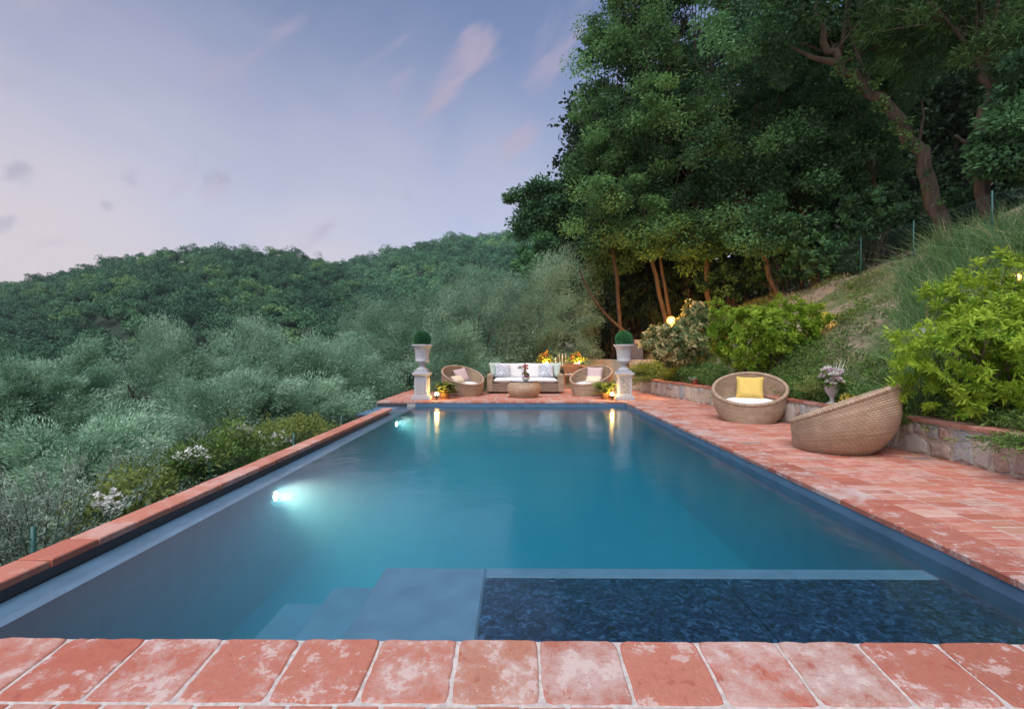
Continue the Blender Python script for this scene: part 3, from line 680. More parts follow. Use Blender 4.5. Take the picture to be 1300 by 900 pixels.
# ------------------------------------------------------------------ pedestals, urns, clipped balls
def pedestal(px, Y, label, mottled):
    c = at(px, 507, Y); p = empty('stone_pedestal', (c[0], Y, 0), R(random.uniform(-2, 2)), label, 'pedestal', 'pedestals at the far pool corners')
    mb = MB(); mb.box(-.235, .235, -.235, .235, 0, .09, bev=.008); mb.box(-.205, .205, -.205, .205, .0905, .125, bev=.012); mb.build('base', M_STONE, p)
    mb = MB(); mb.box(-.165, .165, -.165, .165, .1255, .60, bev=.006)
    if not mottled:
        for sx, sy in ((0, -1), (1, 0), (-1, 0), (0, 1)):
            for k in range(5):
                u = -.12 + k * .06
                if sx == 0: mb.box(u - .02, u + .02, sy * .172 - .008, sy * .172 + .008, .16, .57, bev=.007)
                else: mb.box(sx * .172 - .008, sx * .172 + .008, u - .02, u + .02, .16, .57, bev=.007)
    else:
        for sx, sy in ((0, -1), (1, 0), (-1, 0), (0, 1)):
            for a, b, z0, z1 in ((-.165, -.115, .1257, .5997), (.115, .165, .1257, .5997), (-.114, .114, .1258, .165), (-.114, .114, .56, .5996)):
                if sx == 0: mb.box(a, b, sy * .168 - .01, sy * .168 + .01, z0, z1, bev=.004)
                else: mb.box(sx * .168 - .0102, sx * .168 + .0102, a, b, z0, z1, bev=.004)
    sh = mb.build('shaft', M_STONE, p)
    if mottled:
        m2 = MB()
        for sx, sy in ((0, -1), (1, 0), (-1, 0)):
            if sx == 0: m2.box(-.112, .112, -.172, -.1655, .167, .558, bev=.003)
            else: m2.box(sx * .169 - .0035, sx * .169 + .0035, -.112, .112, .167, .558, bev=.003)
        m2.build('relief_panel', M_STONE2, p)
    mb = MB(); mb.box(-.19, .19, -.19, .19, .601, .635, bev=.012); mb.box(-.225, .225, -.225, .225, .6355, .70, bev=.012); mb.build('cap', M_STONE, p)
    return (c[0], Y, .70)
def urn(loc, label):
    p = empty('planter_urn', loc, 0, label, 'urn', 'white urns on the pedestals')
    mb = MB(); mb.box(-.165, .165, -.165, .165, 0.001, .05, bev=.006); mb.lathe([(.16, .0505), (.155, .075), (.12, .11), (.075, .15), (.06, .19), (.065, .205)], 32); mb.build('foot', M_STONE, p)
    mb = MB(); prof = [(.066, .2055), (.085, .21), (.09, .225), (.10, .24), (.16, .265), (.185, .29), (.175, .31), (.17, .33), (.175, .40), (.185, .50), (.20, .58), (.215, .63), (.235, .66), (.262, .685), (.265, .70), (.262, .715), (.22, .715), (.19, .66)]
    mb.lathe(prof, 96, flute=(24, 7, 11, .10)); mb.build('bowl', M_STONE, p)
    return (loc[0], loc[1], loc[2] + .66)
def topiary(loc, label):
    n = 9000; d = rnd_dirs(n); C = d * (.185 + .02 * rng.uniform(0, 1, n)[:, None]); C[:, 2] += .19
    V, Fq = leaf_cloud(C, d + rng.normal(size=(n, 3)) * .6, .03, .016)
    p = empty('topiary_ball', loc, 0, label, 'topiary', 'clipped balls in the urns')
    np_mesh('leaves', V, Fq, M_LEAF_BOX, p, rng.uniform(0, 1, n))
    mb = MB(); mb.lathe([(.01, .02)] + [(.17 * sin(a), .19 - .17 * cos(a)) for a in np.linspace(.2, pi - .05, 12)], 20); mb.build('core', M_LEAF_BOX, p)
t = pedestal(536, 12.62, 'pale fluted stone pedestal at the left far pool corner', False); t = urn(t, 'white fluted urn on the left pedestal before the silvery olives'); topiary(t, 'clipped green ball in the left white urn')
t = pedestal(792, 12.62, 'stone pedestal with a dark mottled panel at the right far pool corner', True); t = urn(t, 'white fluted urn on the right pedestal before the blue cabinet'); topiary(t, 'clipped green ball in the right white urn')

# ------------------------------------------------------------------ cushions and rattan furniture
def pillow_mesh(mb, w, h, t, T=lambda p: p, n=14, crown=.0, pw=.5):
    for s in (1, -1):
        G = []
        for i in range(n + 1):
            row = []
            for j in range(n + 1):
                u = -1 + 2 * i / n; v = -1 + 2 * j / n
                e = (max(0, 1 - u ** 4) * max(0, 1 - v ** 4)) ** pw
                pin = 1 - .07 * (1 - abs(v)) * 0 - .06 * (u * u) * (1 - v * v) * 0
                x_ = u * w / 2 * (1 - .07 * (1 - v * v) * abs(u) ** 3); z_ = v * h / 2 * (1 - .07 * (1 - u * u) * abs(v) ** 3)
                wr = .012 * sin(7 * u + 3 * v) * e
                row.append(T((x_, s * (t / 2 * e + wr * .5), z_)))
            G.append(row if s > 0 else row[::-1])
        mb.grid(G)
def throw_pillow(loc, rz, tilt, w, h, t, mat, label, group=None, roll=0):
    def T(p):
        x, y, z = p
        x, z = x * cos(roll) - z * sin(roll), x * sin(roll) + z * cos(roll)
        z += h / 2; y, z = y * cos(tilt) - z * sin(tilt), y * sin(tilt) + z * cos(tilt)
        return (x, y, z)
    mb = MB(); pillow_mesh(mb, w, h, t, T)
    o = mb.build('throw_pillow', mat, None, loc); o.rotation_euler = (0, 0, rz); return tag(o, label, 'pillow', group)
def cushion(mb, x0, x1, y0, y1, z0, z1):
    cx, cy, cz = (x0 + x1) / 2, (y0 + y1) / 2, (z0 + z1) / 2
    pillow_mesh(mb, x1 - x0, y1 - y0, (z1 - z0), lambda p: (cx + p[0], cy + p[2], cz - p[1]), n=16, pw=.22)

def bowl_chair(loc, face, label, s=.94):
    "round rattan lounge chair; face = world angle (from +X) its open side looks to. local: opening towards -X"
    p = empty('wicker_chair', loc, face - pi, label, 'chair', 'round wicker lounge chairs')
    n, m = 72, 14; a = R(25)
    C0 = np.array([.10, 0, .60]) * s
    def rim(th, r=.655): return C0 + s * r * (cos(th) * np.array([cos(a), 0, sin(a)]) + sin(th) * np.array([0, 1, 0]))
    def outer(th, t):
        b = np.array([.45 * cos(th) - .02, .45 * sin(th), 0]) * s; r = rim(th); q = b + (r - b) * t
        k = .15 * (.5 + .5 * cos(th)) * s
        h = np.array([cos(th), sin(th), 0]); q = q + h * k * sin(pi * t ** .8) 
        return q
    G = [[outer(2 * pi * j / n, i / m) for j in range(n)] for i in range(m + 1)]
    mb = MB(); mb.grid(G, closed_u=True, uvs=lambda i, j: (2 * pi * j / n * .58 * s, np.linalg.norm(outer(2 * pi * j / n, 1) - outer(2 * pi * j / n, 0)) * i / m if False else i / m * .62 * s))
    # the inside, a little smaller, down to the seat
    def inner(th, t):
        q = outer(th, 1 - t * .999) ; h = np.array([cos(th), sin(th), 0]); q = q - h * .05 * s
        c = np.array([.05, 0, .22]) * s
        zt = .20 * s
        if q[2] < zt: q[2] = zt
        return q
    G2 = [[inner(2 * pi * j / n, i / m * .82) for j in range(n)] for i in range(m + 1)]
    G2.append([np.array([.05 * s, 0, .2 * s])] * n)
    mb.grid(G2, closed_u=True, uvs=lambda i, j: (2 * pi * j / n * .58 * s, i / m * .6 * s))
    mb.build('shell', M_WICK, p)
    mb = MB(); ringp = [rim(2 * pi * j / 72, .632) + np.array([0, 0, .0]) for j in range(72)]
    Gt = []
    for j in range(72):
        th = 2 * pi * j / 72; d = unit(rim(th, 1) - C0); up = np.array([-sin(a), 0, cos(a)])
        Gt.append([ringp[j] + .034 * s * (cos(b) * d + sin(b) * up) for b in np.linspace(0, 2 * pi, 11)[:-1]])
    Gc = [[Gt[j][k] for j in range(72)] for k in list(range(10)) + [0]]
    mb.grid(Gc, closed_u=True, uvs=lambda i, j: (i * .021, 2 * pi * j / 72 * .63 * s)); mb.build('rim', M_WICK, p)
    mb = MB(); prof = [(.01, -.07), (.40, -.07), (.45, -.05), (.465, 0), (.45, .05), (.40, .068), (.2, .078), (.01, .08)]
    mb.lathe(prof, 48); cu = mb.build('seat_cushion', M_WHITE, p); cu.location = (.03 * s, 0, .295 * s); cu.rotation_euler = (0, -R(7), 0)
    return p
ch = {}
def ground(px, py, z=0.):
    Y = F * (CAMZ - z) / (py - HOR); return at(px, py, Y)
def place_chair(px, Y, face, label):
    q = at(px, 500, Y); bowl_chair((q[0], Y, .0), face, label); return q
q1 = place_chair(590, 13.75, R(-52), 'wicker bowl chair left of the sofa holding two small pillows')
q2 = place_chair(748, 13.85, R(-128), 'wicker bowl chair right of the sofa with a pink pillow')
q3 = place_chair(951, 8.68, R(-117), 'wicker bowl chair with a yellow pillow facing the pool')
q4 = place_chair(1058, 6.15, R(139), 'wicker bowl chair seen from behind, back against the bright green bush')
def on_chair(q, face, back, side, z): 
    d = np.array([cos(face), sin(face)]); s_ = np.array([-sin(face), cos(face)])
    v = np.array(q[:2]) - d * back + s_ * side; return (v[0], v[1], z)
throw_pillow(on_chair(q3, R(-117), .26, 0, .37), R(-117) + pi / 2, -R(28), .46, .44, .16, M_YEL, 'yellow square pillow in the wicker chair beside the stone wall')
throw_pillow(on_chair(q1, R(-52), .26, .12, .37), R(-52) + pi / 2, -R(28), .42, .42, .15, M_PINKP, 'dusty pink pillow leaning in the left far wicker chair', roll=.2)
throw_pillow(on_chair(q1, R(-52), .02, -.12, .37), R(-52) + pi / 2 + .3, -R(50), .42, .26, .12, M_CREAMP, 'small cream pillow in front of the dusty pink one')
throw_pillow(on_chair(q2, R(-128), .28, 0, .40), R(-128) + pi / 2 + .3, -R(25), .46, .42, .15, M_PINKP, 'dusty pink pillow leaning in the right far wicker chair')
throw_pillow(on_chair(q2, R(-128), .05, .08, .37), R(-128) + pi / 2 + .3, -R(55), .44, .26, .12, M_CREAMP, 'small cream pillow in the right far wicker chair')

# sofa
sx = at(667, 500, 14.35)[0]; SY = 14.35
so = empty('wicker_sofa', (sx, SY, 0), 0, 'long wicker sofa with white cushions behind the round coffee table', 'sofa')
W2 = 1.13
mb = MB(); mb.box(-W2 + .16, W2 - .16, .02, .88, .05, .30, bev=.012); mb.build('base', M_WICKD, so)
for s in (-1, 1):
    mb = MB(); x0, x1 = sorted((s * (W2 - .16), s * W2)); mb.box(x0, x1, 0, .92, .04, .58, bev=.03); mb.build('arm', M_WICK, so)
mb = MB(); mb.box(-W2 + .161, W2 - .161, .78, .92, .302, .72, bev=.03); mb.build('backrest', M_WICK, so)
for k in range(2):
    x0 = -W2 + .17 + k * .965; mb = MB(); cushion(mb, x0, x0 + .955, .0, .70, .302, .46); mb.build('seat_cushion', M_WHITE, so)
for k in range(2):
    x0 = -W2 + .17 + k * .965; mb = MB(); pillow_mesh(mb, .95, .46, .2, lambda p: (x0 + .48 + p[0], .66 + p[1] + .18 * (p[2]), .66 + p[2]), pw=.3); mb.build('back_cushion', M_WHITE, so)
for s, mt, lab, off, rz in ((-1, M_FLOR, 'blue grey floral pillow at the left end of the sofa', .66, .25), (1, M_FLOR, 'blue grey floral pillow at the right end of the sofa', .60, -.3)):
    throw_pillow((sx + s * off, SY + .36, .46), rz, -R(22), .46, .44, .15, mt, lab, roll=.08 * s)
for s, lab in ((-1, 'pale green pillow tucked into the left sofa corner'), (1, 'pale green pillow tucked into the right sofa corner')):
    throw_pillow((sx + s * .86, SY + .52, .46), s * -.8, -R(14), .44, .46, .14, M_GREENP, lab)

# coffee table, round barrel with glass top
tx = at(665, 500, 13.3)[0]; TY = 13.3
ct = empty('coffee_table', (tx, TY, 0), 0, 'round barrel shaped wicker coffee table with a dark glass top', 'coffee table')
mb = MB(); mb.lathe([(.36, 0), (.37, .02)] + [(.37 + .095 * sin(pi * k / 12), .02 + .40 * k / 12) for k in range(1, 12)] + [(.37, .42), (.35, .43)], 48); mb.build('body', M_WICK, ct)
mb = MB(); mb.lathe([(.385, .431), (.39, .437), (.385, .445)], 48); mb.build('glass_top', M_GLASS, ct)
def flowers(parent, cen, r, n, mats, L=.035):
    for mt, k, nm in mats:
        c = np.asarray(cen) + rnd_dirs(k) * r * (rng.uniform(.4, 1, k) ** .5)[:, None]
        if nm in ('leaves',): groups = [c]
        else: groups = [x[None] for x in c]
        for g in groups:
            idx = np.repeat(np.arange(len(g)), n); d = rnd_dirs(len(idx)); d[:, 2] = np.abs(d[:, 2]) * .7
            V, Fq = leaf_cloud(g[idx] + d * L * .15, d, L, L * .6); np_mesh(nm, V, Fq, mt, parent, rng.uniform(0, 1, len(Fq)))
va_ = empty('flower_vase', (tx + .03, TY - .1, .446), 0, 'slim glass vase with red and pale flowers on the coffee table', 'vase')
mb = MB(); mb.lathe([(.05, 0), (.04, .01), (.012, .03), (.012, .12), (.03, .17), (.045, .25), (.04, .25), (.02, .17)], 20); mb.build('glass', M_GLASS, va_)
flowers(va_, (.0, 0, .36), .07, 24, [(M_FLORED, 4, 'red_bloom')], .05); flowers(va_, (-.12, 0, .37), .05, 24, [(M_FLOWHITE, 3, 'pale_bloom')], .05)
mb = MB(); mb.tube([(0, 0, .1), (0.01, 0, .25), (.0, 0, .38)], .004); mb.tube([(0, 0, .2), (-.05, 0, .3), (-.12, 0, .37)], .004); mb.build('stems', M_LEAF_LOW, va_)
vb = empty('flower_bowl', (tx + .05, TY - .2, .446), 0, 'white bowl of yellow and purple flowers on the coffee table', 'bowl')
mb = MB(); mb.lathe([(.05, 0), (.06, .01), (.10, .06), (.12, .09), (.11, .09), (.05, .03)], 24); mb.build('dish', M_WHITE, vb)
flowers(vb, (0, 0, .13), .09, 22, [(M_FLOYEL, 6, 'yellow_bloom'), (M_FLOPUR, 8, 'purple_bloom'), (M_LEAF_LOW, 8, 'leaves')], .045)

# dining table behind the sofa
dtc = at(706, 470, 17.2); DX, DY = dtc[0], 17.2
tb = empty('dining_table', (DX, DY, .0), 0, 'long wooden dining table laid for dinner behind the sofa', 'table')
mb = MB(); mb.box(-1.05, 1.05, -.4, .4, .72, .76, bev=.005); mb.build('table_top', M_WOOD, tb)
for a in (-.95, .95):
    for b in (-.33, .33):
        mb = MB(); mb.box(a - .035, a + .035, b - .035, b + .035, 0, .7195); mb.build('leg', M_WOOD, tb)
mb = MB(); mb.box(-1.03, -.2, -.25, .25, .7605, .766); mb.build('table_runner', simple('red_runner_cloth', (.42, .10, .08), .9, noise=.2), tb)
pc = at(725, 470, 16.25)
dc = empty('wooden_chair', (pc[0], 16.25, 0), 0, 'wooden slat back dining chair between sofa and right wicker chair', 'chair')
mb = MB(); mb.box(-.22, .22, -.0, .42, .42, .45, bev=.006); mb.build('seat', M_WOOD, dc)
mb = MB(); cushion(mb, -.21, .21, .0, .40, .452, .50); mb.build('seat_pad', M_WHITE, dc)
mb = MB()
for k in range(4): mb.box(-.2, .2, -.03, -.008, .55 + k * .075, .61 + k * .075, bev=.004)
mb.build('backrest', M_WOOD, dc)
for a in (-.215, .215):
    mb = MB(); mb.box(a - .018, a + .018, -.04, -.003, 0, .86); mb.build('leg', M_WOOD, dc)
    mb = MB(); mb.box(a - .018, a + .018, .38, .415, 0, .4195); mb.build('leg', M_WOOD, dc)
M_FLAME = emis('warm_flame', (1, .55, .14), 1500)
CL = ['tall pale candle on the dining table, shortest one beside the left flowers', 'tall pale candle second from the left on the dining table', 'tall pale candle third from the left on the dining table', 'tall pale candle nearest the right flowers on the dining table']
for i, px in enumerate((705.5, 710, 714, 718)):
    q = at(px, 460, DY - .1 + .1 * (i % 2)); cn = empty('candlestick', (q[0], DY - .1 + .1 * (i % 2), .7605), 0, CL[i], 'candle', 'tall candles on the dining table')
    mb = MB(); mb.lathe([(.045, 0), (.04, .012), (.01, .025), (.01, .12), (.022, .14), (.022, .15)], 16); mb.build('holder', M_STONE, cn)
    h = (.14, .24, .26, .27)[i]
    mb = MB(); mb.lathe([(.013, .1505), (.012, .15 + h), (.002, .152 + h)], 12); mb.build('wax_taper', M_CANDLE, cn)
for px, lab in ((692, 'yellow flower arrangement lit by a votive on the left of the dining table'), (732, 'yellow and orange flower arrangement lit by a votive on the right of the dining table')):
    q = at(px, 460, DY - .1); fa = empty('flower_arrangement', (q[0], DY - .1, .767), 0, lab, 'flowers', 'lit flower arrangements on the dining table')
    mb = MB(); mb.lathe([(.08, 0), (.11, .02), (.13, .09), (.12, .09), (.08, .03)], 20); mb.build('pot', M_STONE, fa)
    cen = lobe_centres((0, 0, .2), (.32, .15, .13), 34); V, Fq, T_ = clump_cloud(cen, .07, 24, .06, .03); np_mesh('foliage', V, Fq, M_LEAF_FERN, fa, T_)
    flowers(fa, (0, 0, .26), .24, 16, [(M_FLOYEL, 26, 'yellow_bloom'), (M_FLORED, 4, 'red_bloom')], .05)
    mb = MB(); mb.lathe([(.03, .0), (.035, .07), (.03, .07)], 12, c=(.05, -.26, 0)); mb.lathe([(.006, .075), (.011, .09), (.002, .12)], 8, c=(.05, -.26, 0), mi=1); mb.build('votive_candle', [M_GLASS, M_FLAME], fa)

# potted ferns lit from below, at both far corners
def fern(px, Y, label):
    q = at(px, 500, Y); p = empty('potted_plant', (q[0], Y, 0), 0, label, 'potted plant', 'ferns in pots beside the pedestals')
    mb = MB(); mb.lathe([(.10, 0), (.115, .02), (.145, .20), (.155, .205), (.155, .23), (.135, .23), (.12, .18)], 24); mb.build('pot', simple('clay_pot', (.22, .12, .06), .8), p)
    Vs = []
    for k in range(110):
        az = random.uniform(0, 2 * pi); reach = random.uniform(.14, .36); hh = random.uniform(-.06, .24); n = 26
        t = np.linspace(.15, 1, n); P = np.stack([cos(az) * reach * t, sin(az) * reach * t, .2 + hh * np.sin(t * 2.2) / .85 * .85], 1)
        for s in (-1, 1):
            d = np.array([-sin(az) * s, cos(az) * s, .05]) * .8 + np.array([cos(az), sin(az), 0]) * .5
            v, f = leaf_cloud(P, np.repeat(d[None], n, 0) + rng.normal(size=(n, 3)) * .15, .07 * (1.1 - .6 * t), .016); Vs.append((v, f, np.full(n, random.random()) * .8 + rng.uniform(0, .2, n)))
    V, Fq, T_ = merge(Vs); np_mesh('fronds', V, Fq, M_LEAF_FERN, p, T_)
fern(565, 12.85, 'bushy fern in a clay pot beside the left pedestal'); fern(768, 12.8, 'bushy fern in a clay pot beside the right pedestal')
M_WARM = emis('warm_lamp', (1, .55, .14), 150)
def uplight(px, Y, label, group):
    q = at(px, 500, Y); p = empty('spotlight', (q[0], Y, .004), 0, label, 'spotlight', group)
    mb = MB(); mb.lathe([(.05, 0), (.05, .012), (.012, .014), (.012, .05)], 16); mb.build('stand', M_BLACK, p)
    mb = MB(); mb.lathe([(.02, .05), (.045, .065), (.05, .13), (.046, .13), (.04, .08)], 20); mb.build('housing', M_BLACK, p)
    mb = MB(); mb.lathe([(.005, .128), (.045, .134), (.04, .16), (.02, .18), (.003, .185)], 20); mb.build('bulb', M_WARM, p)
uplight(554.5, 12.45, 'small warm spotlight between left pedestal and fern', 'warm spotlights at the pool corners'); uplight(777, 12.42, 'small warm spotlight between right pedestal and fern', 'warm spotlights at the pool corners')

# cabinet behind the right urn
q = at(802, 452, 19.0); cb = empty('garden_cabinet', (q[0], 19.0, .93), 0, 'blue grey metal cabinet behind the right urn', 'cabinet')
mb = MB(); mb.box(-.36, .36, -.3, .3, 0, .62, bev=.01); mb.build('body', M_SLATE, cb)
mb = MB(); mb.box(-.33, .33, -.302, -.3005, .03, .58); mb.build('door', M_SLATE, cb)
mb = MB(); mb.box(.05, .33, -.25, .2, .621, .78, bev=.01); mb.build('top_unit', simple('light_grey_plastic', (.35, .37, .42), .5), cb)

# ------------------------------------------------------------------ lamps on the slope
def frosted(name, core, edge, s):
    m, ns, ls = new_mat(name); o = N(ns, 'ShaderNodeOutputMaterial'); lw = N(ns, 'ShaderNodeLayerWeight'); lw.inputs[0].default_value = .5
    e = N(ns, 'ShaderNodeEmission', Strength=s); ls.new(mramp(ns, ls, lw.outputs['Facing'], [(.1, core), (.75, edge)]), e.inputs[0])
    t = N(ns, 'ShaderNodeBsdfTransparent'); mx_ = N(ns, 'ShaderNodeMixShader'); mx_.inputs[0].default_value = .5
    ls.new(t.outputs[0], mx_.inputs[1]); ls.new(e.outputs[0], mx_.inputs[2]); ls.new(mx_.outputs[0], o.inputs[0]); return m
def point(parent, loc, e, col, r=.06):
    ld = bpy.data.lights.new('lamp', 'POINT'); ld.energy = e; ld.color = col; ld.shadow_soft_size = r
    l_ = bpy.data.objects.new('light', ld); COL.objects.link(l_); l_.parent = parent; l_.location = loc
LY = 15.2; q = at(852, 407, LY); g0 = float(gz(q[0], LY))
gl = empty('globe_lamp', (q[0], LY, g0), 0, 'bright orange globe lamp glowing above the variegated bush', 'lamp')
hh = q[2] - g0
mb = MB(); mb.tube([(0, 0, -.1), (0, 0, hh - .12)], .025); mb.build('post', M_BLACK, gl)
mb = MB(); mb.lathe([(.135 * sin(a) + .001, hh - .135 * cos(a)) for a in np.linspace(0, pi, 18)], 24); mb.build('globe', frosted('globe_glow', (1, .66, .22), (1, .33, .03), 1.9), gl)
point(gl, (0, 0, hh), 330, (1, .40, .06), .06)
q = at(1290, 352, 6.4); g0 = float(gz(q[0] + .15, 6.4))
gl = empty('stake_lamp', (q[0], 6.4, g0), 0, 'small warm lamp on a leaning stake above the large bright green bush', 'lamp')
hh = q[2] - g0
mb = MB(); mb.tube([(-.30, .0, hh - .36), (-.02, 0, hh - .03)], .007); mb.tube([(-.30, .0, hh - .36), (-.32, .05, -.1)], .008); mb.build('stake', M_WOOD, gl)
mb = MB(); mb.lathe([(.05 * sin(a) + .001, hh - .05 * cos(a)) for a in np.linspace(0, pi, 12)], 16); mb.build('bulb', frosted('stake_glow', (1, .75, .30), (1, .36, .04), 2.0), gl); point(gl, (0, 0, hh), 14, (1, .46, .1), .025)
q = at(1046, 400, 10.8); g0 = float(gz(q[0], 10.8))
gl = empty('slope_lamp', (q[0], 10.8, min(g0, q[2] - .05)), 0, 'small amber lamp low in the grass of the slope', 'lamp')
hh = q[2] - min(g0, q[2] - .05)
mb = MB(); mb.tube([(0, 0, -.1), (0, 0, hh - .06)], .015); mb.build('stake', M_BLACK, gl)
mb = MB(); mb.lathe([(.065 * sin(a) + .001, hh - .065 * cos(a)) for a in np.linspace(0, pi, 12)], 16); mb.build('bulb', frosted('slope_glow', (1, .62, .16), (.9, .36, .05), 1.0), gl); point(gl, (0, 0, hh), 8, (1, .48, .1), .03)

# ------------------------------------------------------------------ shrubs of the bed
def stems_for(cen, base, n, r0=.02, spread=.2):
    mb = MB()
    for k in rng.choice(len(cen), n, replace=False):
        b = np.asarray(base) + np.array([random.uniform(-spread, spread), random.uniform(-spread, spread), -.1]); e = cen[k]
        m_ = b + (e - b) * .5 + np.array([random.uniform(-.1, .1), random.uniform(-.1, .1), .12])
        mb.tube([b, b + (m_ - b) * .5 + np.array([0, 0, .06]), m_, e], [r0, r0 * .8, r0 * .6, r0 * .25], 6)
    return mb
def rosette_shrub(name, lobes, base, ncl, per, L, W, mat, label, cat, cr=.11, bark=M_BARKD, nst=18, spread=.25, group=None):
    p = empty(name, base, 0, label, cat, group); base = np.asarray(base, float)
    cen = np.concatenate([lobe_centres(np.asarray(c) - base, r, k, .5, .25) for (c, r, k) in [(l[0], l[1], int(ncl * l[2])) for l in lobes]])
    mid = cen.mean(0); cen = cen[cen[:, 2] > .05]
    k = len(cen); idx = np.repeat(np.arange(k), per); n = len(idx)
    axis = unit((cen - mid) + np.array([0, 0, .35]))[idx]
    D = unit(np.cross(axis, rnd_dirs(n))) * .9 + axis * rng.uniform(-.1, 1.0, n)[:, None]
    C = cen[idx] + rnd_dirs(n) * cr * rng.uniform(0, .5, n)[:, None] - axis * rng.uniform(0, cr, n)[:, None]
    V, Fq = leaf_cloud(C, D, L, W, flat=axis)
    out = np.clip(((cen - mid) * np.array([1, 1, 1.3])).sum(1) * .15 + .5, .1, .9)
    T_ = np.clip(rng.uniform(0, .6, k)[idx] + rng.uniform(0, .4, n), 0, 1)
    np_mesh('foliage', V, Fq, mat, p, T_)
    stems_for(cen, (0, 0, 0), min(nst, k), .014, spread).build('stems', bark, p); return p
def gpt(px, py, Y):
    q = at(px, py, Y); return q
# large bush at the right
b = (5.35, 5.7, float(gz(5.35, 5.7)))
rosette_shrub('bright_green_bush', [((5.0, 5.5, 1.08), (.70, .6, .66), .40), ((5.5, 5.6, 1.68), (.66, .6, .64), .38), ((6.1, 5.6, 1.25), (.5, .5, .6), .22)], b, 720, 30, .075, .021, M_LEAF_PITTO, 'large bright green bush at the right behind the turned wicker chair', 'bush', .09)
b = (5.35, 10.6, float(gz(5.35, 10.6)))
rosette_shrub('bright_green_bush', [((4.85, 10.4, 1.55), (.85, .7, .8), .55), ((5.9, 10.6, 1.75), (.75, .6, .65), .40)], b, 700, 30, .095, .03, M_LEAF_PITTO, 'bright green bush with bare lower stems behind the yellow pillow chair', 'bush', .10, nst=26, spread=.6)
b = (5.0, 13.6, float(gz(5.0, 13.6)))
rosette_shrub('variegated_bush', [((4.3, 13.3, 1.38), (.85, .6, .62), .55), ((5.2, 13.9, 1.95), (.72, .65, .64), .45)], b, 1000, 28, .10, .05, M_LEAF_VARI, 'cream and green variegated bush under the orange globe lamp', 'bush', .12)

# planting along the wall top, and the grass of the slope
def stuff_mesh(name, V, Fq, T_, mat, label, kind='stuff'):
    o = np_mesh(name, V, Fq, mat, None, T_); return tag(o, label, kind=kind)
k = 2200; Y = rng.uniform(3.2, 17, k); d = .18 + np.abs(rng.normal(0, .28, k)) * np.where(np.sin(Y * 1.3 + 1) > .2, 3.2, 1); X = np.interp(Y, WY, WX) + d
hgt = .10 + .22 * (np.sin(Y * 2.1) * .5 + .5) * rng.uniform(.3, 1, k) + np.where(Y > 11.5, .18, 0) * rng.uniform(0, 1, k)
cen = np.stack([X, Y, gz(X, Y) + hgt * rng.uniform(.2, 1, k)], 1)
V, Fq, T_ = clump_cloud(cen, .13, 34, .055, .02, droop=-.1)
stuff_mesh('ground_cover', V, Fq, T_, M_LEAF_LOW, 'low green and yellow planting along the top of the stone wall')
n = 90000; Y = rng.uniform(3.0, 17, n); d = rng.uniform(.2, 4.6, n); X = np.interp(Y, WY, WX) + d
den = np.sin(X * 2.3 + Y * .9) * np.sin(Y * 1.9 - X * .6) + .5 * np.sin(X * 5.1 + 2) * np.sin(Y * 4.3); keep = (den + rng.normal(0, .3, n)) > np.interp(d, [0, 1.2, 2.2, 3.6, 4.4], [0, .05, .5, .5, .1])
X, Y, d = X[keep], Y[keep], d[keep]; n = len(X)
C = np.stack([X, Y, gz(X, Y) - .01], 1); D = rng.normal(size=(n, 3)) * .7 + np.array([-.1, 0, .7])
V, Fq = leaf_cloud(C, D, .15, .011); stuff_mesh('grass', V, Fq, rng.uniform(0, 1, n), M_GRASS, 'patchy grass on the sloping bank above the stone wall')
k = 1100; Y = rng.uniform(4.5, 16, k); d = rng.uniform(.6, 4.1, k); X = np.interp(Y, WY, WX) + d; sel = (np.sin(X * 1.9 + 1) * np.sin(Y * 1.4) + rng.normal(0, .25, k)) > .25; X, Y = X[sel], Y[sel]
cen = np.stack([X, Y, gz(X, Y) + rng.uniform(.02, .18, len(X))], 1); V, Fq, T_ = clump_cloud(cen, .15, 40, .06, .022, droop=-.15)
stuff_mesh('bank_plants', V, Fq, T_, M_LEAF_LOW, 'low green weeds in patches on the sloping bank')
# trailing plant hanging over the wall
def spray_plant(name, base, n_st, length, leafL, leafW, mat, label, cat, up=.9, per=60, out=(0, 0, 0), droop=.5, group=None, stem_mat=M_BARKD, wid=.35):
    p = empty(name, base, 0, label, cat, group); mb = MB(); parts = []
    for k in range(n_st):
        d = unit(np.array([random.gauss(0, wid), random.gauss(0, wid), up]) + np.asarray(out)); l = length * random.uniform(.6, 1.1)
        t = np.linspace(0, 1, 10); side = np.array([d[0], d[1], 0]) * droop
        P = d[None] * (t * l)[:, None] + (t ** 2)[:, None] * side * l + np.array([0, 0, -1])[None] * (t ** 2.2)[:, None] * droop * .35 * l
        P = P + np.array([random.uniform(-.12, .12), random.uniform(-.12, .12), -.05])
        if not (base[0] < -3 and (P[:, 0] + base[0]).max() > -3.0): mb.tube(P[::3], [.006, .005, .003, .0015], 5)
        ti = rng.uniform(.12, 1, per); C = np.stack([np.interp(ti, t, P[:, i]) for i in range(3)], 1) + rng.normal(size=(per, 3)) * .015
        dd = unit(P[-1] - P[0]); v, f = leaf_cloud(C, rng.normal(size=(per, 3)) * .6 + dd * .7, leafL, leafW); parts.append((v, f, np.clip(random.uniform(0, .6) + rng.uniform(0, .4, per), 0, 1)))
    V, Fq, T_ = merge(parts)
    if base[0] < -3: k_ = (V[:, 0].reshape(-1, 4) + base[0]).max(1) < -3.0; Fq = Fq[k_]; T_ = T_[k_]
    np_mesh('foliage', V, Fq, mat, p, T_); mb.build('stems', stem_mat, p); return p
bq = (wallx(6.1) + .05, 6.1, .40)
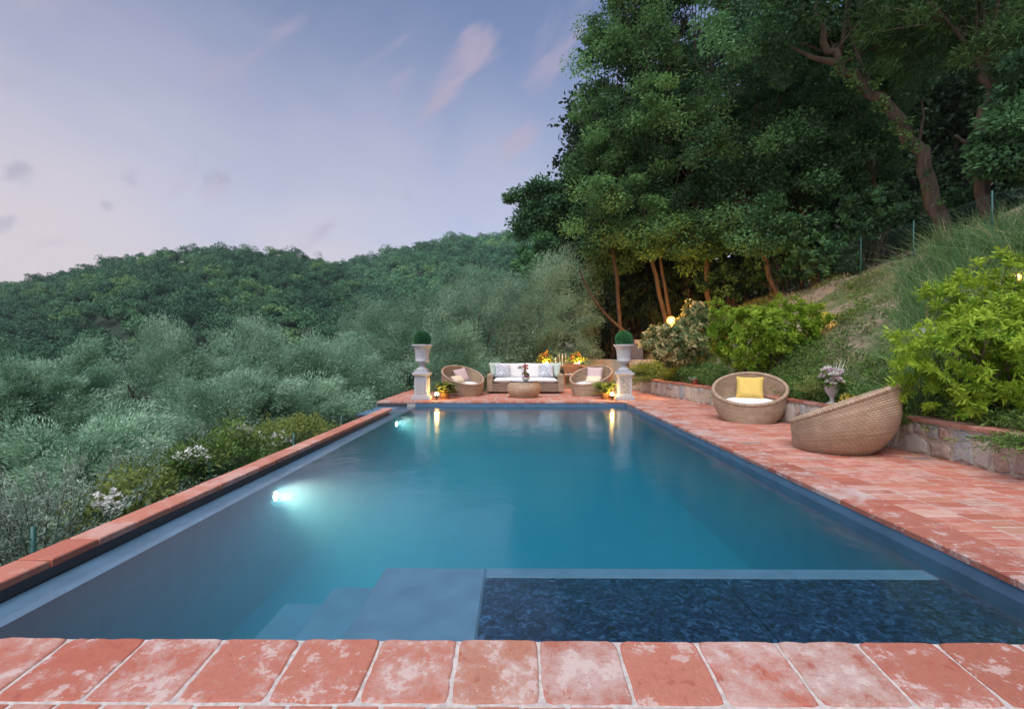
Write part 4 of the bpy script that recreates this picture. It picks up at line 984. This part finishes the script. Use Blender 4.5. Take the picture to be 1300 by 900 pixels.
spray_plant('trailing_plant', bq, 40, .30, .05, .014, M_LEAF_LOW, 'dark trailing plant spilling over the stone wall behind the turned chair', 'plant', up=.35, out=(-.45, 0, 0), droop=1.8)
for yy_, lab_ in ((9.9, 'green plant spilling over the stone wall left of the yellow pillow chair'), (4.55, 'short dark plant spilling over the stone wall under the bright bush')):
    spray_plant('trailing_plant', (wallx(yy_) + .06, yy_, .40), 26, .26, .05, .014, M_LEAF_LOW, lab_, 'plant', up=.35, out=(-.4, 0, 0), droop=1.6)
bq = (wallx(14.6) + .05, 14.6, .42)
spray_plant('trailing_plant', bq, 36, .5, .05, .014, M_LEAF_LOW, 'green trailing plant spilling over the far end of the stone wall', 'plant', up=.35, out=(-.45, 0, 0), droop=1.8)
# low golden shrub by the urn of flowers, herbs
q = at(1075, 505, 7.2); spray_plant('yellow_flowering_plant', (wallx(7.1) + .18, 7.1, .42), 40, .26, .035, .022, M_FLOYEL, 'yellow leaved plant beside the small flower urn', 'plant', per=40, wid=.5)
q = at(1000, 490, 8.0); spray_plant('herb_plant', (wallx(8) + .35, 8.0, .5), 70, .45, .045, .015, M_LEAF_FERN, 'pale green herb between the yellow pillow chair and flower urn', 'plant', wid=.55)
q = at(815, 468, 15.5); spray_plant('lavender_plant', (wallx(15.6) + .35, 15.6, .5), 90, .6, .05, .012, M_LEAF_LOW, 'tall green herb at the far end of the stone wall', 'plant', wid=.6)
# small urn with bouquet on the wall
q = at(1053, 510, 7.0); fu = empty('flower_urn', (wallx(7.5) + .13, 7.5, WH), 0, 'small white stone urn holding pink and white flowers on the wall', 'urn')
mb = MB(); mb.lathe([(.08, .0), (.08, .015), (.045, .03), (.03, .06), (.03, .10), (.05, .13), (.085, .18), (.10, .25), (.11, .285), (.12, .295), (.118, .305), (.09, .30), (.07, .24)], 32); mb.build('vessel', M_STONE, fu)
bo = empty('bouquet', (wallx(7.5) + .13, 7.5, WH + .27), 0, 'bouquet of pink and white flowers with pale grass sprays', 'flowers')
cen = lobe_centres((0, 0, .08), (.20, .18, .10), 40); V, Fq, T_ = clump_cloud(cen, .06, 26, .06, .02); np_mesh('foliage', V, Fq, M_LEAF_LOW, bo, T_)
flowers(bo, (-.03, -.08, .16), .16, 40, [(M_FLOPINK, 7, 'pink_bloom'), (M_FLOWHITE, 16, 'white_bloom')], .055)
V, Fq = leaf_cloud(np.zeros((34, 3)) + np.array([.06, 0, .08]), rng.normal(size=(34, 3)) * .35 + np.array([.35, 0, .9]), .30, .010); np_mesh('grass_spray', V, Fq, M_FLOWHITE, bo, rng.uniform(0, 1, 34))
# red pot on the wall
q = at(860, 483, 12.2); rp = empty('red_pot', (wallx(12.2) + .12, 12.2, WH), 0, 'small red clay pot standing on the stone wall', 'pot')
mb = MB(); mb.lathe([(.05, 0), (.075, .11), (.08, .11), (.08, .135), (.066, .135), (.05, .08)], 24); mb.build('body', M_TERRA, rp)
rb = spray_plant('pot_plant', (wallx(12.2) + .12, 12.2, WH + .12), 14, .16, .03, .012, M_LEAF_SILVER, 'small silvery plant in the red clay pot', 'plant', per=20, wid=.5)
# rocks on the slope
for (px, py, Y, r, lab) in ((1288, 440, 6.3, .34, 'grey boulder half hidden by the bright bush at the right edge'), (1170, 396, 7.9, .14, 'small grey rock behind the large bright bush')):
    q = at(px, py, Y); q[2] = min(q[2], float(gz(q[0], Y)) + .05)
    bm_ = MB(); G = []
    for i in range(9):
        row = []
        for j in range(14):
            th = pi * i / 8; ph = 2 * pi * j / 14; v = np.array([sin(th) * cos(ph), sin(th) * sin(ph), cos(th) * .75]); v *= r * (1 + .22 * sin(3 * v[0] / r * .4 + 2 * v[1] * 3 + px) + .1 * sin(7 * ph + 5 * th)); row.append(v)
        G.append(row)
    bm_.grid(G[::-1], closed_u=True); o = bm_.build('boulder', simple('grey_rock', (.36, .38, .42), .9, noise=.35, scale=9, bump=.7), None, (q[0], Y, q[2])); tag(o, lab, 'rock')
# tall grass on the upper right
n = 9500; cl = rng.integers(0, 130, n); cxy = rng.uniform(0, 1, (130, 2))
Yc = 6.0 + 4.4 * cxy[:, 1]; Xc = Yc * .80 + 2.4 * cxy[:, 0] ** 1.3; lc_ = rng.uniform(.5, 1.2, 130); tilt_ = rng.normal(size=(130, 2)) * .22
X = Xc[cl] + rng.normal(0, .08, n); Y = Yc[cl] + rng.normal(0, .08, n)
C = np.stack([X, Y, gz(X, Y) - .02], 1); D = rng.normal(size=(n, 3)) * np.array([.3, .3, .1]) + np.array([-.05, 0, 1]); D[:, :2] += tilt_[cl]
L_ = rng.uniform(.35, .95, n) * lc_[cl]; Sd = unit(np.cross(D, rnd_dirs(n))); Dn = unit(D); w = .0045
bend = np.stack([D[:, 0], D[:, 1], np.full(n, -.25)], 1) * .5
Pb = [C + Dn * (L_ * t)[:, None] + bend * (L_ * t * t)[:, None] * rng.uniform(.2, 1.6, n)[:, None] for t in (0, .5, 1.0)]
V = np.stack([Pb[0] - Sd * w, Pb[0] + Sd * w, Pb[1] + Sd * w, Pb[1] - Sd * w, Pb[2] + Sd * .001, Pb[2] - Sd * .001], 1).reshape(-1, 3)
b0 = np.arange(n)[:, None] * 6; Fq = np.concatenate([b0 + np.array([[0, 1, 2, 3]]), b0 + np.array([[3, 2, 4, 5]])]); tt = rng.uniform(0, 1, n)
stuff_mesh('tall_grass', V, Fq, np.concatenate([tt, tt]), M_TGRASS, 'tall green grass at the top of the bank')

# ------------------------------------------------------------------ wire fences
def wire_fence(posts, h, label, mesh_rows=8, step=.0, diag=True):
    p = empty('wire_fence', (0, 0, 0), 0, label, 'fence')
    for q in posts:
        mb = MB(); mb.tube([(q[0], q[1], q[2] - .3), (q[0], q[1], q[2] + h)], .016, 8); mb.build('post', M_GREENM, p)
    mb = MB()
    for a, b in zip(posts[:-1], posts[1:]):
        a = np.asarray(a); b = np.asarray(b); L = np.linalg.norm(b - a); nn = max(2, int(L / .09)); hh = h - .08; s = hh / (L / nn)
        for t0 in range(-int(hh / (L / nn)) - 1, nn + 1):
            for sg in (1, -1):
                u0, u1 = t0, t0 + s; z0, z1 = (0, hh) if sg > 0 else (hh, 0)
                if u0 < 0: z0 += (z1 - z0) * (-u0) / s; u0 = 0
                if u1 > nn: z1 = z0 + (z1 - z0) * (nn - u0) / max(u1 - u0, 1e-6); u1 = nn
                if u1 <= u0: continue
                P0 = a + (b - a) * u0 / nn + np.array([0, 0, z0 + .03]); P1 = a + (b - a) * u1 / nn + np.array([0, 0, z1 + .03]); mb.tube([P0, P1], .0022, 3)
        for z in (.04, hh): mb.tube([a + np.array([0, 0, z]), b + np.array([0, 0, z])], .003, 4)
    mb.build('wire_mesh', M_WIRE, p)
posts = []
for px in (1330, 1254, 1156, 1090, 1040, 995, 966, 940, 920):
    X = 8.85; Y = X * F / (px - VPX); posts.append((X, Y, float(gz(X, Y))))
wire_fence(posts, 1.0, 'green wire fence along the top of the bank before the wood')
posts = [(-3.35, y, -.75) for y in (1.2, 3.35, 5.3, 7.3, 9.3, 11.3, 13.3)]
wire_fence(posts, .75, 'green wire fence below the left pool edge')

# ------------------------------------------------------------------ trees
def tube_path(mb, pts, r0, r1, n=10, sub=4, wig=.03):
    "smooth tapered limb through the points"
    pts = [np.asarray(p, float) for p in pts]; out = []
    for i in range(len(pts) - 1):
        p0 = pts[max(i - 1, 0)]; p1 = pts[i]; p2 = pts[i + 1]; p3 = pts[min(i + 2, len(pts) - 1)]
        for s in range(sub):
            t = s / sub; out.append(.5 * ((2 * p1) + (-p0 + p2) * t + (2 * p0 - 5 * p1 + 4 * p2 - p3) * t * t + (-p0 + 3 * p1 - 3 * p2 + p3) * t ** 3))
    out.append(pts[-1]); m_ = len(out)
    out = [o + (rng.normal(size=3) * wig * r0 * 3 if 0 < i < m_ - 1 else 0) for i, o in enumerate(out)]
    mb.tube(out, [r0 + (r1 - r0) * (i / (m_ - 1)) ** .8 for i in range(m_)], n, wob=.06)
    return out
def wood_tree(name, trunk, r0, lobes, label, mat, leaf=(.105, .058), ncl=54, per=290, clr=.48, bark=M_BARK, group=None, limbs=9, extra=(), flat=.6, r1=.06, droop=.25, cat='tree'):
    base = np.asarray(trunk[0], float); p = empty(name, tuple(base), 0, label, cat, group)
    mb = MB(); path = tube_path(mb, [np.asarray(t) - base for t in trunk], r0, r1, wig=.16 if r0 < .15 else .08)
    for e, ra, rb in extra: tube_path(mb, [np.asarray(t) - base for t in e], ra, rb, 8)
    parts = []
    for (c, r, w) in lobes:
        c = np.asarray(c, float) - base; k = max(6, int(ncl * w)); cen = lobe_centres(c, r, k, .35, .4)
        v = clump_cloud(cen, clr * rng.uniform(.5, 1.5, k), per, leaf[0], leaf[1], out_from=c, droop=droop, flatten=flat); parts.append(v)
        for q in rng.choice(k, min(limbs, k), replace=False):
            s = path[int(len(path) * random.uniform(.6, .98))]; e = cen[q]; mb_ = s + (e - s) * .5 + np.array([0, 0, .25]) * np.linalg.norm(e - s) * .3
            tube_path(mb, [s, mb_, e], min(r0 * .2, .03) + .008, .01, 6, 3)
    V, Fq, T_ = merge(parts); np_mesh('crown', V, Fq, mat, p, T_); mb.build('trunk', bark, p); return p
def L(px, py, Y, rx, rz, w=1., rd=None):
    s = Y / F; return (at(px, py, Y), (rx * s, (rd or rx * .8) * s, rz * s), w)
def P(Y, *pts): return [at(a, b, Y) if len(c) == 0 else at(a, b, c[0]) for a, b, *c in pts]
def grounded(px, py, Y, sink=.2):
    q = at(px, py, Y); q[2] = min(q[2], float(gz(q[0], Y))) - sink if q[2] - float(gz(q[0], Y)) < .8 else float(gz(q[0], Y)) - sink; return q

# front trees of the wood
wood_tree('broadleaf_tree', [grounded(1200, 290, 12.2)] + P(12.2, (1180, 230), (1150, 165), (1105, 115), (1062, 80), (1045, 40), (1030, -40)), .20,
          [L(1000, 20, 12.6, 100, 60), L(1090, -10, 13, 100, 70), L(1160, 60, 14, 70, 55, .8), L(1060, -130, 12.5, 130, 90)],
          'leaning ivy clad tree with a thick bare trunk and forked limb, at the upper right', M_LEAF_OAK, bark=M_BARK, limbs=3, extra=[(P(12.2, (1062, 80), (1030, 72), (1003, 58)), .10, .02), (P(12.2, (1165, 190), (1172, 150), (1170, 128)), .05, .012), (P(12.2, (1105, 115), (1085, 60), (1075, 10)), .07, .02)])
wood_tree('pine_tree', [grounded(1256, 268, 11.0)] + P(11, (1247, 215), (1245, 170), (1255, 120), (1250, 85), (1246, 20), (1240, -60)), .16,
          [L(1190, 40, 11.6, 75, 45), L(1265, 10, 11.6, 80, 50), L(1200, -60, 11, 120, 60), L(1310, 60, 10.5, 60, 50)],
          'crooked tree with soft feathery crown at the far right of the wood', M_LEAF_OAK2, leaf=(.17, .022), per=220, clr=.42, bark=M_BARK, extra=[(P(11, (1246, 190), (1225, 180), (1212, 172)), .05, .02)])
wood_tree('young_tree', [grounded(1335, 300, 10.0)] + P(10, (1320, 240), (1310, 190)), .08, [L(1300, 190, 10, 45, 40), L(1330, 130, 10, 50, 50)], 'young dark leaved tree at the right edge above tall grass', M_LEAF_OAK, leaf=(.11, .06), clr=.35, ncl=40, limbs=5)
wood_tree('broadleaf_tree', [grounded(905, 372, 17)] + P(17, (893, 320), (886, 270), (878, 200), (890, 110)), .10,
          [L(930, 120, 16.5, 95, 75), L(920, 0, 17, 100, 80), L(940, 225, 15.4, 85, 45), L(900, 300, 16.2, 45, 30, .5), L(960, -110, 16, 110, 80)],
          'broadleaf tree with a straight trunk rising behind the bright green bush', M_LEAF_OAK, bark=M_BARKD)
wood_tree('broadleaf_tree', [grounded(850, 405, 17.5)] + P(17.5, (835, 350), (822, 310), (815, 260), (830, 160)), .085,
          [L(840, 60, 17, 95, 80), L(850, 180, 16.2, 90, 60), L(835, -70, 17, 85, 80), L(800, 265, 16.2, 60, 40, .8), L(850, 300, 16.4, 55, 35, .7)],
          'broadleaf tree leaning over the orange globe lamp', M_LEAF_OAK2, bark=M_BARKD, extra=[(P(17.5, (850, 400), (838, 330), (834, 290)), .08, .03)])
wood_tree('broadleaf_tree', [grounded(798, 425, 18)] + P(18, (785, 370), (778, 320), (772, 270), (780, 190)), .08,
          [L(775, 215, 18, 55, 70), L(795, 110, 18, 55, 70), L(775, 300, 18.6, 50, 40, .8), L(800, 20, 18, 45, 60)],
          'broadleaf tree at the left edge of the wood behind the right urn', M_LEAF_OAK2, bark=M_BARKD, extra=[(P(18, (798, 425), (770, 400), (745, 365), (735, 340)), .07, .02)])
wood_tree('broadleaf_tree', [grounded(990, 345, 15.3)] + P(15.3, (965, 312), (945, 285), (935, 255), (950, 200)), .10,
          [L(1000, 215, 15, 80, 50), L(1020, 140, 15.6, 75, 60), L(975, 290, 14.8, 60, 25, .5)],
          'small tree with two curving bare stems at the middle of the wood edge', M_LEAF_OAK, bark=M_BARKD, extra=[(P(15.3, (990, 345), (972, 310), (958, 270), (962, 240)), .07, .03)])
wood_tree('broadleaf_tree', [grounded(1118, 305, 14.5)] + P(14.5, (1114, 260), (1108, 220), (1110, 150)), .09,
          [L(1085, 205, 14.8, 50, 45, .8), L(1110, 110, 16.5, 60, 50, .8)],
          'slender tree left of the leaning ivy clad trunk', M_LEAF_OAK)
wood_tree('broadleaf_tree', [grounded(735, 430, 22.5)] + P(22.5, (728, 380), (715, 330), (700, 290)), .13,
          [L(690, 275, 23, 40, 42), L(725, 300, 22.5, 45, 45), L(705, 335, 22, 45, 30)],
          'lower dark tree against the sky between the olives and the wood', M_LEAF_OAK, leaf=(.17, .09))
for i, (px, Y) in enumerate(((760, 19.5), (815, 21), (868, 19), (905, 20), (945, 18.5), (1015, 17))):
    top = at(px - 12 + 8 * (i % 3), 210, Y); b_ = grounded(px, 420 - i * 15, Y)
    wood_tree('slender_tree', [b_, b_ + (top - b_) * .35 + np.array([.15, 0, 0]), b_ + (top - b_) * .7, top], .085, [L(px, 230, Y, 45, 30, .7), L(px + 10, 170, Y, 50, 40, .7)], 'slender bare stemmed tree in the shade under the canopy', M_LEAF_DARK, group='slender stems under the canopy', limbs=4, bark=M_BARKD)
# deep wood behind
k = 0
for Y, pxs in ((23, (790, 850, 920, 990, 1060, 1140, 1220, 1300, 1380)), (31, (760, 830, 900, 980, 1060, 1150, 1240, 1340))):
    for px in pxs:
        px += random.uniform(-15, 15); b_ = at(px, 300, Y); b_[2] = float(gz(b_[0], Y)) - .3; top = b_ + np.array([random.uniform(-.6, .6), 0, 9.])
        lob = [((b_[0] + random.uniform(-1, 1), Y, b_[2] + z), (3.0, 2.6, 2.6), 1.3) for z in (2.6, 6.3, 10.5)]
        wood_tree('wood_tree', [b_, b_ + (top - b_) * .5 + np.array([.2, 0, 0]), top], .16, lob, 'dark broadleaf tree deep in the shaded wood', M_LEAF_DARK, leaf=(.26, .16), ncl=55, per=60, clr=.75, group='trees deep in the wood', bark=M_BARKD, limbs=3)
# undergrowth at the wood's edge
for (px, py, Y, r, lab) in ((1045, 322, 14.2, 40, 'leafy undergrowth bush at the fence in the middle of the wood edge'), (1105, 268, 13.6, 35, 'leafy undergrowth bush left of the leaning trunk'), (925, 355, 17.2, 32, 'undergrowth bush behind the bright green bush'), (1215, 262, 12.4, 28, 'undergrowth bush between the two crooked trunks'), (985, 330, 16, 35, 'undergrowth bush beside the curving stems'), (760, 425, 20, 26, 'dark bush behind the right wicker chair'), (775, 385, 19.5, 36, 'dark undergrowth bush left of the leaning lamp tree'), (812, 372, 20, 40, 'dark undergrowth bush above the blue cabinet'), (875, 360, 19, 36, 'dark undergrowth bush behind the variegated bush'), (838, 400, 18.6, 26, 'low dark bush at the foot of the lamp tree')):
    q = at(px, py, Y); b_ = (q[0], Y, float(gz(q[0], Y))); s = Y / F
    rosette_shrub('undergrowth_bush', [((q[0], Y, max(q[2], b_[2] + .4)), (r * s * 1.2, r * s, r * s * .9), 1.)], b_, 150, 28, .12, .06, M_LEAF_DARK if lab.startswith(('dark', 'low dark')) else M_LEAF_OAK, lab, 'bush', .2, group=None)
# ivy on the leaning trunk
tr = P(12.05, (1190, 262), (1150, 165), (1105, 115), (1062, 80)); cen = np.concatenate([np.linspace(a, b, 14) for a, b in zip(tr[:-1], tr[1:])]) + rng.normal(size=(42, 3)) * .10
cen = cen[rng.uniform(0, 1, 42) < .6]; V, Fq, T_ = clump_cloud(cen, .13, 30, .075, .06); iv = np_mesh('ivy', V, Fq, M_LEAF_OAK2, None, T_); tag(iv, 'ivy climbing the leaning trunk at the upper right', 'ivy')

# silvery olives and willows falling away on the left
def olive(px, py_top, py_mid, Y, rx, label, n=3, mat=M_LEAF_OLIVE, dens=1., leaf=(.085, .017)):
    rx *= .88; s = Y / F; c = at(px, py_mid, Y); g_ = float(gz(c[0], Y)); base = np.array([c[0] + random.uniform(-.2, .2), Y + .2, min(g_, c[2] - 1.) - .1])
    p = empty('olive_tree', tuple(base), 0, label, 'tree'); mb = MB(); parts = []
    rz = (py_mid - py_top) * s; rr = rx * s
    top = c - base
    for k in range(n + 2):
        e = top + np.array([random.uniform(-.6, .6) * rr, random.uniform(-.5, .5) * rr, random.uniform(-.1, .5) * rz]); m_ = e * .45 + np.array([random.uniform(-.2, .2), random.uniform(-.2, .2), 0])
        tube_path(mb, [np.array([random.uniform(-.08, .08), random.uniform(-.08, .08), 0]), m_, e], .085, .02, 7, 4)
    k = int(135 * dens); d = rnd_dirs(k); d[:, 2] = d[:, 2] * .9 + .15; d = unit(d); ph = rng.uniform(0, 6, 4)
    lump = 1 + .30 * np.sin(4 * d[:, 0] + ph[0]) * np.sin(3.6 * d[:, 1] + ph[1]) + .16 * np.sin(7 * d[:, 2] + ph[2])
    rad = rng.uniform(.62, 1.0, k) ** .6 * lump
    cen = top + d * np.array([rr, rr * .85, rz]) * rad[:, None]
    fol = unit(d + np.array([.25, 0, .35]) + rng.normal(size=(k, 3)) * .35)
    parts.append(clump_cloud(cen, .37 * max(.8, s * 50) * rng.uniform(.6, 1.4, k), 430, leaf[0], leaf[1], follow=fol, droop=.15))
    # skirt of lower foliage
    k2 = int(90 * dens); d = rnd_dirs(k2); cen2 = top * np.array([1, 1, .55]) + d * np.array([rr * .95, rr * .8, rz * .8])
    parts.append(clump_cloud(cen2 * np.array([1, 1, .95]), .30, 110, leaf[0], leaf[1], follow=d + np.array([0, 0, .3]), droop=.3))
    V, Fq, T_ = merge(parts); np_mesh('crown', V, Fq, mat, p, T_); mb.build('trunk', M_BARKD, p)
for a in ((-60, 474, 552, 9.5, 95, 'silvery olive tree at the far left edge of the picture'), (70, 462, 540, 10.5, 92, 'silvery windblown olive tree at the left below the wooded hill'),
          (215, 428, 515, 12.5, 98, 'rounded silvery olive tree standing tallest on the left'), (345, 424, 495, 14.5, 78, 'silvery olive tree in front of the dark hill saddle'),
          (300, 480, 550, 10.5, 75, 'lower grey green olive tree behind the white flowering bush'), (430, 435, 495, 15.5, 60, 'grey green olive tree left of the left urn'),
          (470, 402, 470, 18, 55, 'pale olive tree with a high feathery top left of the urn'), (545, 385, 450, 17, 65, 'dense silvery olive tree behind the left urn'),
          (615, 352, 425, 17.8, 66, 'tall silvery olive tree behind the sofa'), (697, 336, 410, 18.8, 66, 'tall silvery olive tree in front of the wood edge'), (655, 410, 450, 20, 60, 'dark olive tree low behind the sofa back'), (575, 425, 470, 15.8, 45, 'dark green olive tree just behind the left wicker chair'),
          (130, 540, 610, 8.6, 90, 'shaded olive tree in the hollow behind the left fence'), (400, 490, 540, 11.8, 55, 'low olive tree just beyond the far left coping')):
    olive(*a, dens=1.0 if a[3] > 12 else 1.2)
# shrubs hugging the left coping
def left_shrub(px, Y, zt, rx, label, mat, flower=None, leaf=(.06, .02), n=90, name='flowering_bush', Xc=-3.7):
    base = (Xc, Y, float(gz(Xc, Y))); p = empty(name, base, 0, label, 'bush')
    H = zt - base[2]; cen = lobe_centres((0, 0, H * .62), (rx, rx * 1.2, H * .42), n, .3, .3); V, Fq, T_ = clump_cloud(cen, .14, 70, leaf[0], leaf[1], droop=-.05); k_ = (V[:, 0].reshape(-1, 4) + Xc).max(1) < -2.99; Fq = Fq[k_]; T_ = T_[k_]; np_mesh('foliage', V, Fq, mat, p, T_)
    stems_for(cen, (0, 0, 0), 14, .012, .15).build('stems', M_BARKD, p)
    if flower:
        for (fy, fz, fr, k) in flower:
            c = np.array([random.uniform(-.1, .25), fy, fz - base[2]]) + rnd_dirs(k) * fr * (rng.uniform(0, 1, k) ** .4)[:, None] * np.array([1, 1, .6]); idx = np.repeat(np.arange(k), 9); d = rnd_dirs(len(idx)); v, f = leaf_cloud(c[idx], d, .035, .022); np_mesh('blossom', v, f, M_FLOWHITE, p, rng.uniform(0, 1, len(f)))
left_shrub(0, 4.55, -.02, .40, 'low green bush with white and yellow leaves at the left fence post', M_LEAF_FERN, [(-.3, -.1, .16, 30)])
left_shrub(0, 5.35, .12, .42, 'green bush topped with a white blossom cluster beside the left coping', M_LEAF_LOW, [(-.1, .08, .18, 55)])
left_shrub(0, 6.3, .20, .50, 'tallest white flowering bush beside the left coping', M_LEAF_LOW, [(.1, .18, .16, 40), (.5, .0, .2, 16)])
left_shrub(0, 8.0, .12, .55, 'pale green bush toward the far end of the left coping', M_LEAF_FERN, [(-.5, -.12, .2, 24)])
spray_plant('silvery_shrub', (-3.9, 6.4, -.8), 70, 1.35, .055, .012, M_LEAF_SILVER, 'silvery wispy shrub rising behind the white flowering bush', 'shrub', per=90, wid=.3, out=(-.2, 0, 0))
spray_plant('silvery_shrub', (-4.0, 8.3, -.9), 60, 1.25, .055, .012, M_LEAF_FERN, 'light green wispy shrub near the far end of the coping', 'shrub', per=90, wid=.3, out=(-.2, 0, 0))
for (X, Y, l, lab) in ((-3.75, 3.75, 1.45, 'large silvery shrub nearest the camera at the left edge'), (-4.2, 4.5, 1.45, 'silvery shrub with arching twigs behind the left fence'), (-4.25, 3.95, 1.5, 'silvery shrub half out of view at the left edge')):
    spray_plant('silvery_shrub', (X, Y, -.95), 110, l, .045, .012, M_LEAF_SILVER, lab, 'shrub', per=130, wid=.36, droop=.5, out=(-.28, 0, 0))

# ------------------------------------------------------------------ far hills and their wood
def hill(name, ridge, Yr, Y0, z0, back, label):
    xs = np.array([r[0] for r in ridge], float); ysr = np.array([r[1] for r in ridge], float)
    def pt(px, t):
        zr = CAMZ + (HOR - np.interp(px, xs, ysr)) / F * Yr
        Y = Y0 + (Yr - Y0) * t; z = z0 + (zr - z0) * np.where(t <= 1, np.clip(t, 0, 1) ** .92, 1 - (t - 1) * back)
        z = z + 3.2 * np.sin(px * .021 + 3 * t) * np.sin(7 * t + px * .007) * np.clip(1 - np.abs(t - .5) * 1.9, 0, 1)
        a = (px - 650) / F; X = (cos(YAW) * a - sin(YAW)) / (sin(YAW) * a + cos(YAW)) * Y
        return X, Y, z
    PX = np.linspace(xs[0], xs[-1], 90); T = np.linspace(0, 1.6, 40); p_, t_ = np.meshgrid(PX, T); X, Y, z = pt(p_.ravel(), t_.ravel())
    a = (np.arange(39)[:, None] * 90 + np.arange(89)[None]).ravel(); Fq = np.stack([a, a + 1, a + 91, a + 90], 1)
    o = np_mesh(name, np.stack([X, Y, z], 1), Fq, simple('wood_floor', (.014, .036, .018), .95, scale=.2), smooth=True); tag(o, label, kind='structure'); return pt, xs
def far_wood(pt, pxr, spacing, r, per, leaf, label, tmax=1.04):
    cand = 60000; px = rng.uniform(*pxr, cand); t = np.sqrt(rng.uniform(.03, 1, cand)) * tmax
    X, Y, z = pt(px, t); keep = []; cells = {}
    for i in range(cand):
        c = (int(X[i] // spacing), int(Y[i] // spacing)); ok = True
        for a_ in (-1, 0, 1):
            for b_ in (-1, 0, 1):
                for j in cells.get((c[0] + a_, c[1] + b_), ()):
                    if (X[i] - X[j]) ** 2 + (Y[i] - Y[j]) ** 2 < spacing ** 2: ok = False; break
                if not ok: break
            if not ok: break
        if ok: keep.append(i); cells.setdefault(c, []).append(i)
    px, t, X, Y, z = px[keep], t[keep], X[keep], Y[keep], z[keep]; n = len(px)
    rr = r * rng.uniform(.7, 1.25, n); asp = rng.uniform(.8, 1.25, n); lift = rng.uniform(-.2, .6, n) * rr
    # every crown is a handful of smaller leafy domes round a dark inside
    nd = 12; dd = rnd_dirs(n * nd).reshape(n, nd, 3); dd[..., 2] = np.abs(dd[..., 2]) * .9 - .1
    dc = dd * (rr[:, None] * rng.uniform(.3, .95, (n, nd)))[..., None]; dr = rr[:, None] * rng.uniform(.24, .5, (n, nd))
    dc[..., 2] *= asp[:, None]
    base = np.stack([X, Y, z + rr * .55 + lift], 1)
    cc = (base[:, None] + dc).reshape(-1, 3); dr = dr.ravel(); idx = np.repeat(np.arange(n * nd), per // nd); m_ = len(idx)
    d = rnd_dirs(m_); d[:, 2] = np.where(d[:, 2] < -.3, -d[:, 2], d[:, 2])
    C = cc[idx] + d * (dr[idx] * rng.uniform(.8, 1.05, m_))[:, None]
    nrm = unit(d * 1.0 + .5 * rng.normal(size=(m_, 3)))
    V, Fq = leaf_cloud(C, tangent(nrm), leaf, leaf * .85, flat=nrm * 3)
    tn = np.clip(.45 + .25 * np.sin(px * .03 + t * 9) + rng.normal(0, .3, n), 0, 1)
    T_ = np.clip(tn[idx // nd] * .8 + rng.uniform(0, .12, n * nd)[idx] + rng.uniform(0, .1, m_), 0, 1)
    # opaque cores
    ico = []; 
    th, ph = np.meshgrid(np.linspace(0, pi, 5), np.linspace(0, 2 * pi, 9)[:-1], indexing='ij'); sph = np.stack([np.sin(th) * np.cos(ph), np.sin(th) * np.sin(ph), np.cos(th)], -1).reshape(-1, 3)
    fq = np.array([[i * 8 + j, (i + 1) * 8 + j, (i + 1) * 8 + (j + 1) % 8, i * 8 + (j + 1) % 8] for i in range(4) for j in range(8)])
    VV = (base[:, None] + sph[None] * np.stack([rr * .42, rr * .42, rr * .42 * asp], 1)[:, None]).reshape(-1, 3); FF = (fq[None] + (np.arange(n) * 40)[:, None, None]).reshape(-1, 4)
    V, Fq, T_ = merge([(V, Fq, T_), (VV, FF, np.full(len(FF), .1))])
    o = np_mesh('far_wood', V, Fq, M_LEAF_HILL, None, T_); tag(o, label, kind='stuff')
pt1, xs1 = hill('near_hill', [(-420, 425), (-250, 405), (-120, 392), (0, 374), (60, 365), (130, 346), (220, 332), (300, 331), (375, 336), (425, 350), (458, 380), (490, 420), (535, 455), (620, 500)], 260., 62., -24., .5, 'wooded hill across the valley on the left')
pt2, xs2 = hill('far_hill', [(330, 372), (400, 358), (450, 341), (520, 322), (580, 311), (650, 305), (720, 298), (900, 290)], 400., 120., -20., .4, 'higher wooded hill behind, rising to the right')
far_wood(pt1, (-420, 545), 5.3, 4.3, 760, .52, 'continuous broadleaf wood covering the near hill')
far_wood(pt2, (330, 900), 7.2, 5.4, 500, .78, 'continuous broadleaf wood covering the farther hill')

# ------------------------------------------------------------------ evening air
m, ns, ls = new_mat('evening_air'); o = N(ns, 'ShaderNodeOutputMaterial'); pv_ = N(ns, 'ShaderNodeVolumePrincipled'); pv_.inputs['Color'].default_value = (.72, .82, .95, 1); pv_.inputs['Density'].default_value = .0002; pv_.inputs['Anisotropy'].default_value = .2; ls.new(pv_.outputs[0], o.inputs['Volume'])
mb = MB(); mb.box(-2600, 2600, -20, 2150, -40, 160); hzo = mb.build('haze', m); tag(hzo, 'thin blue evening haze filling the valley', kind='stuff')
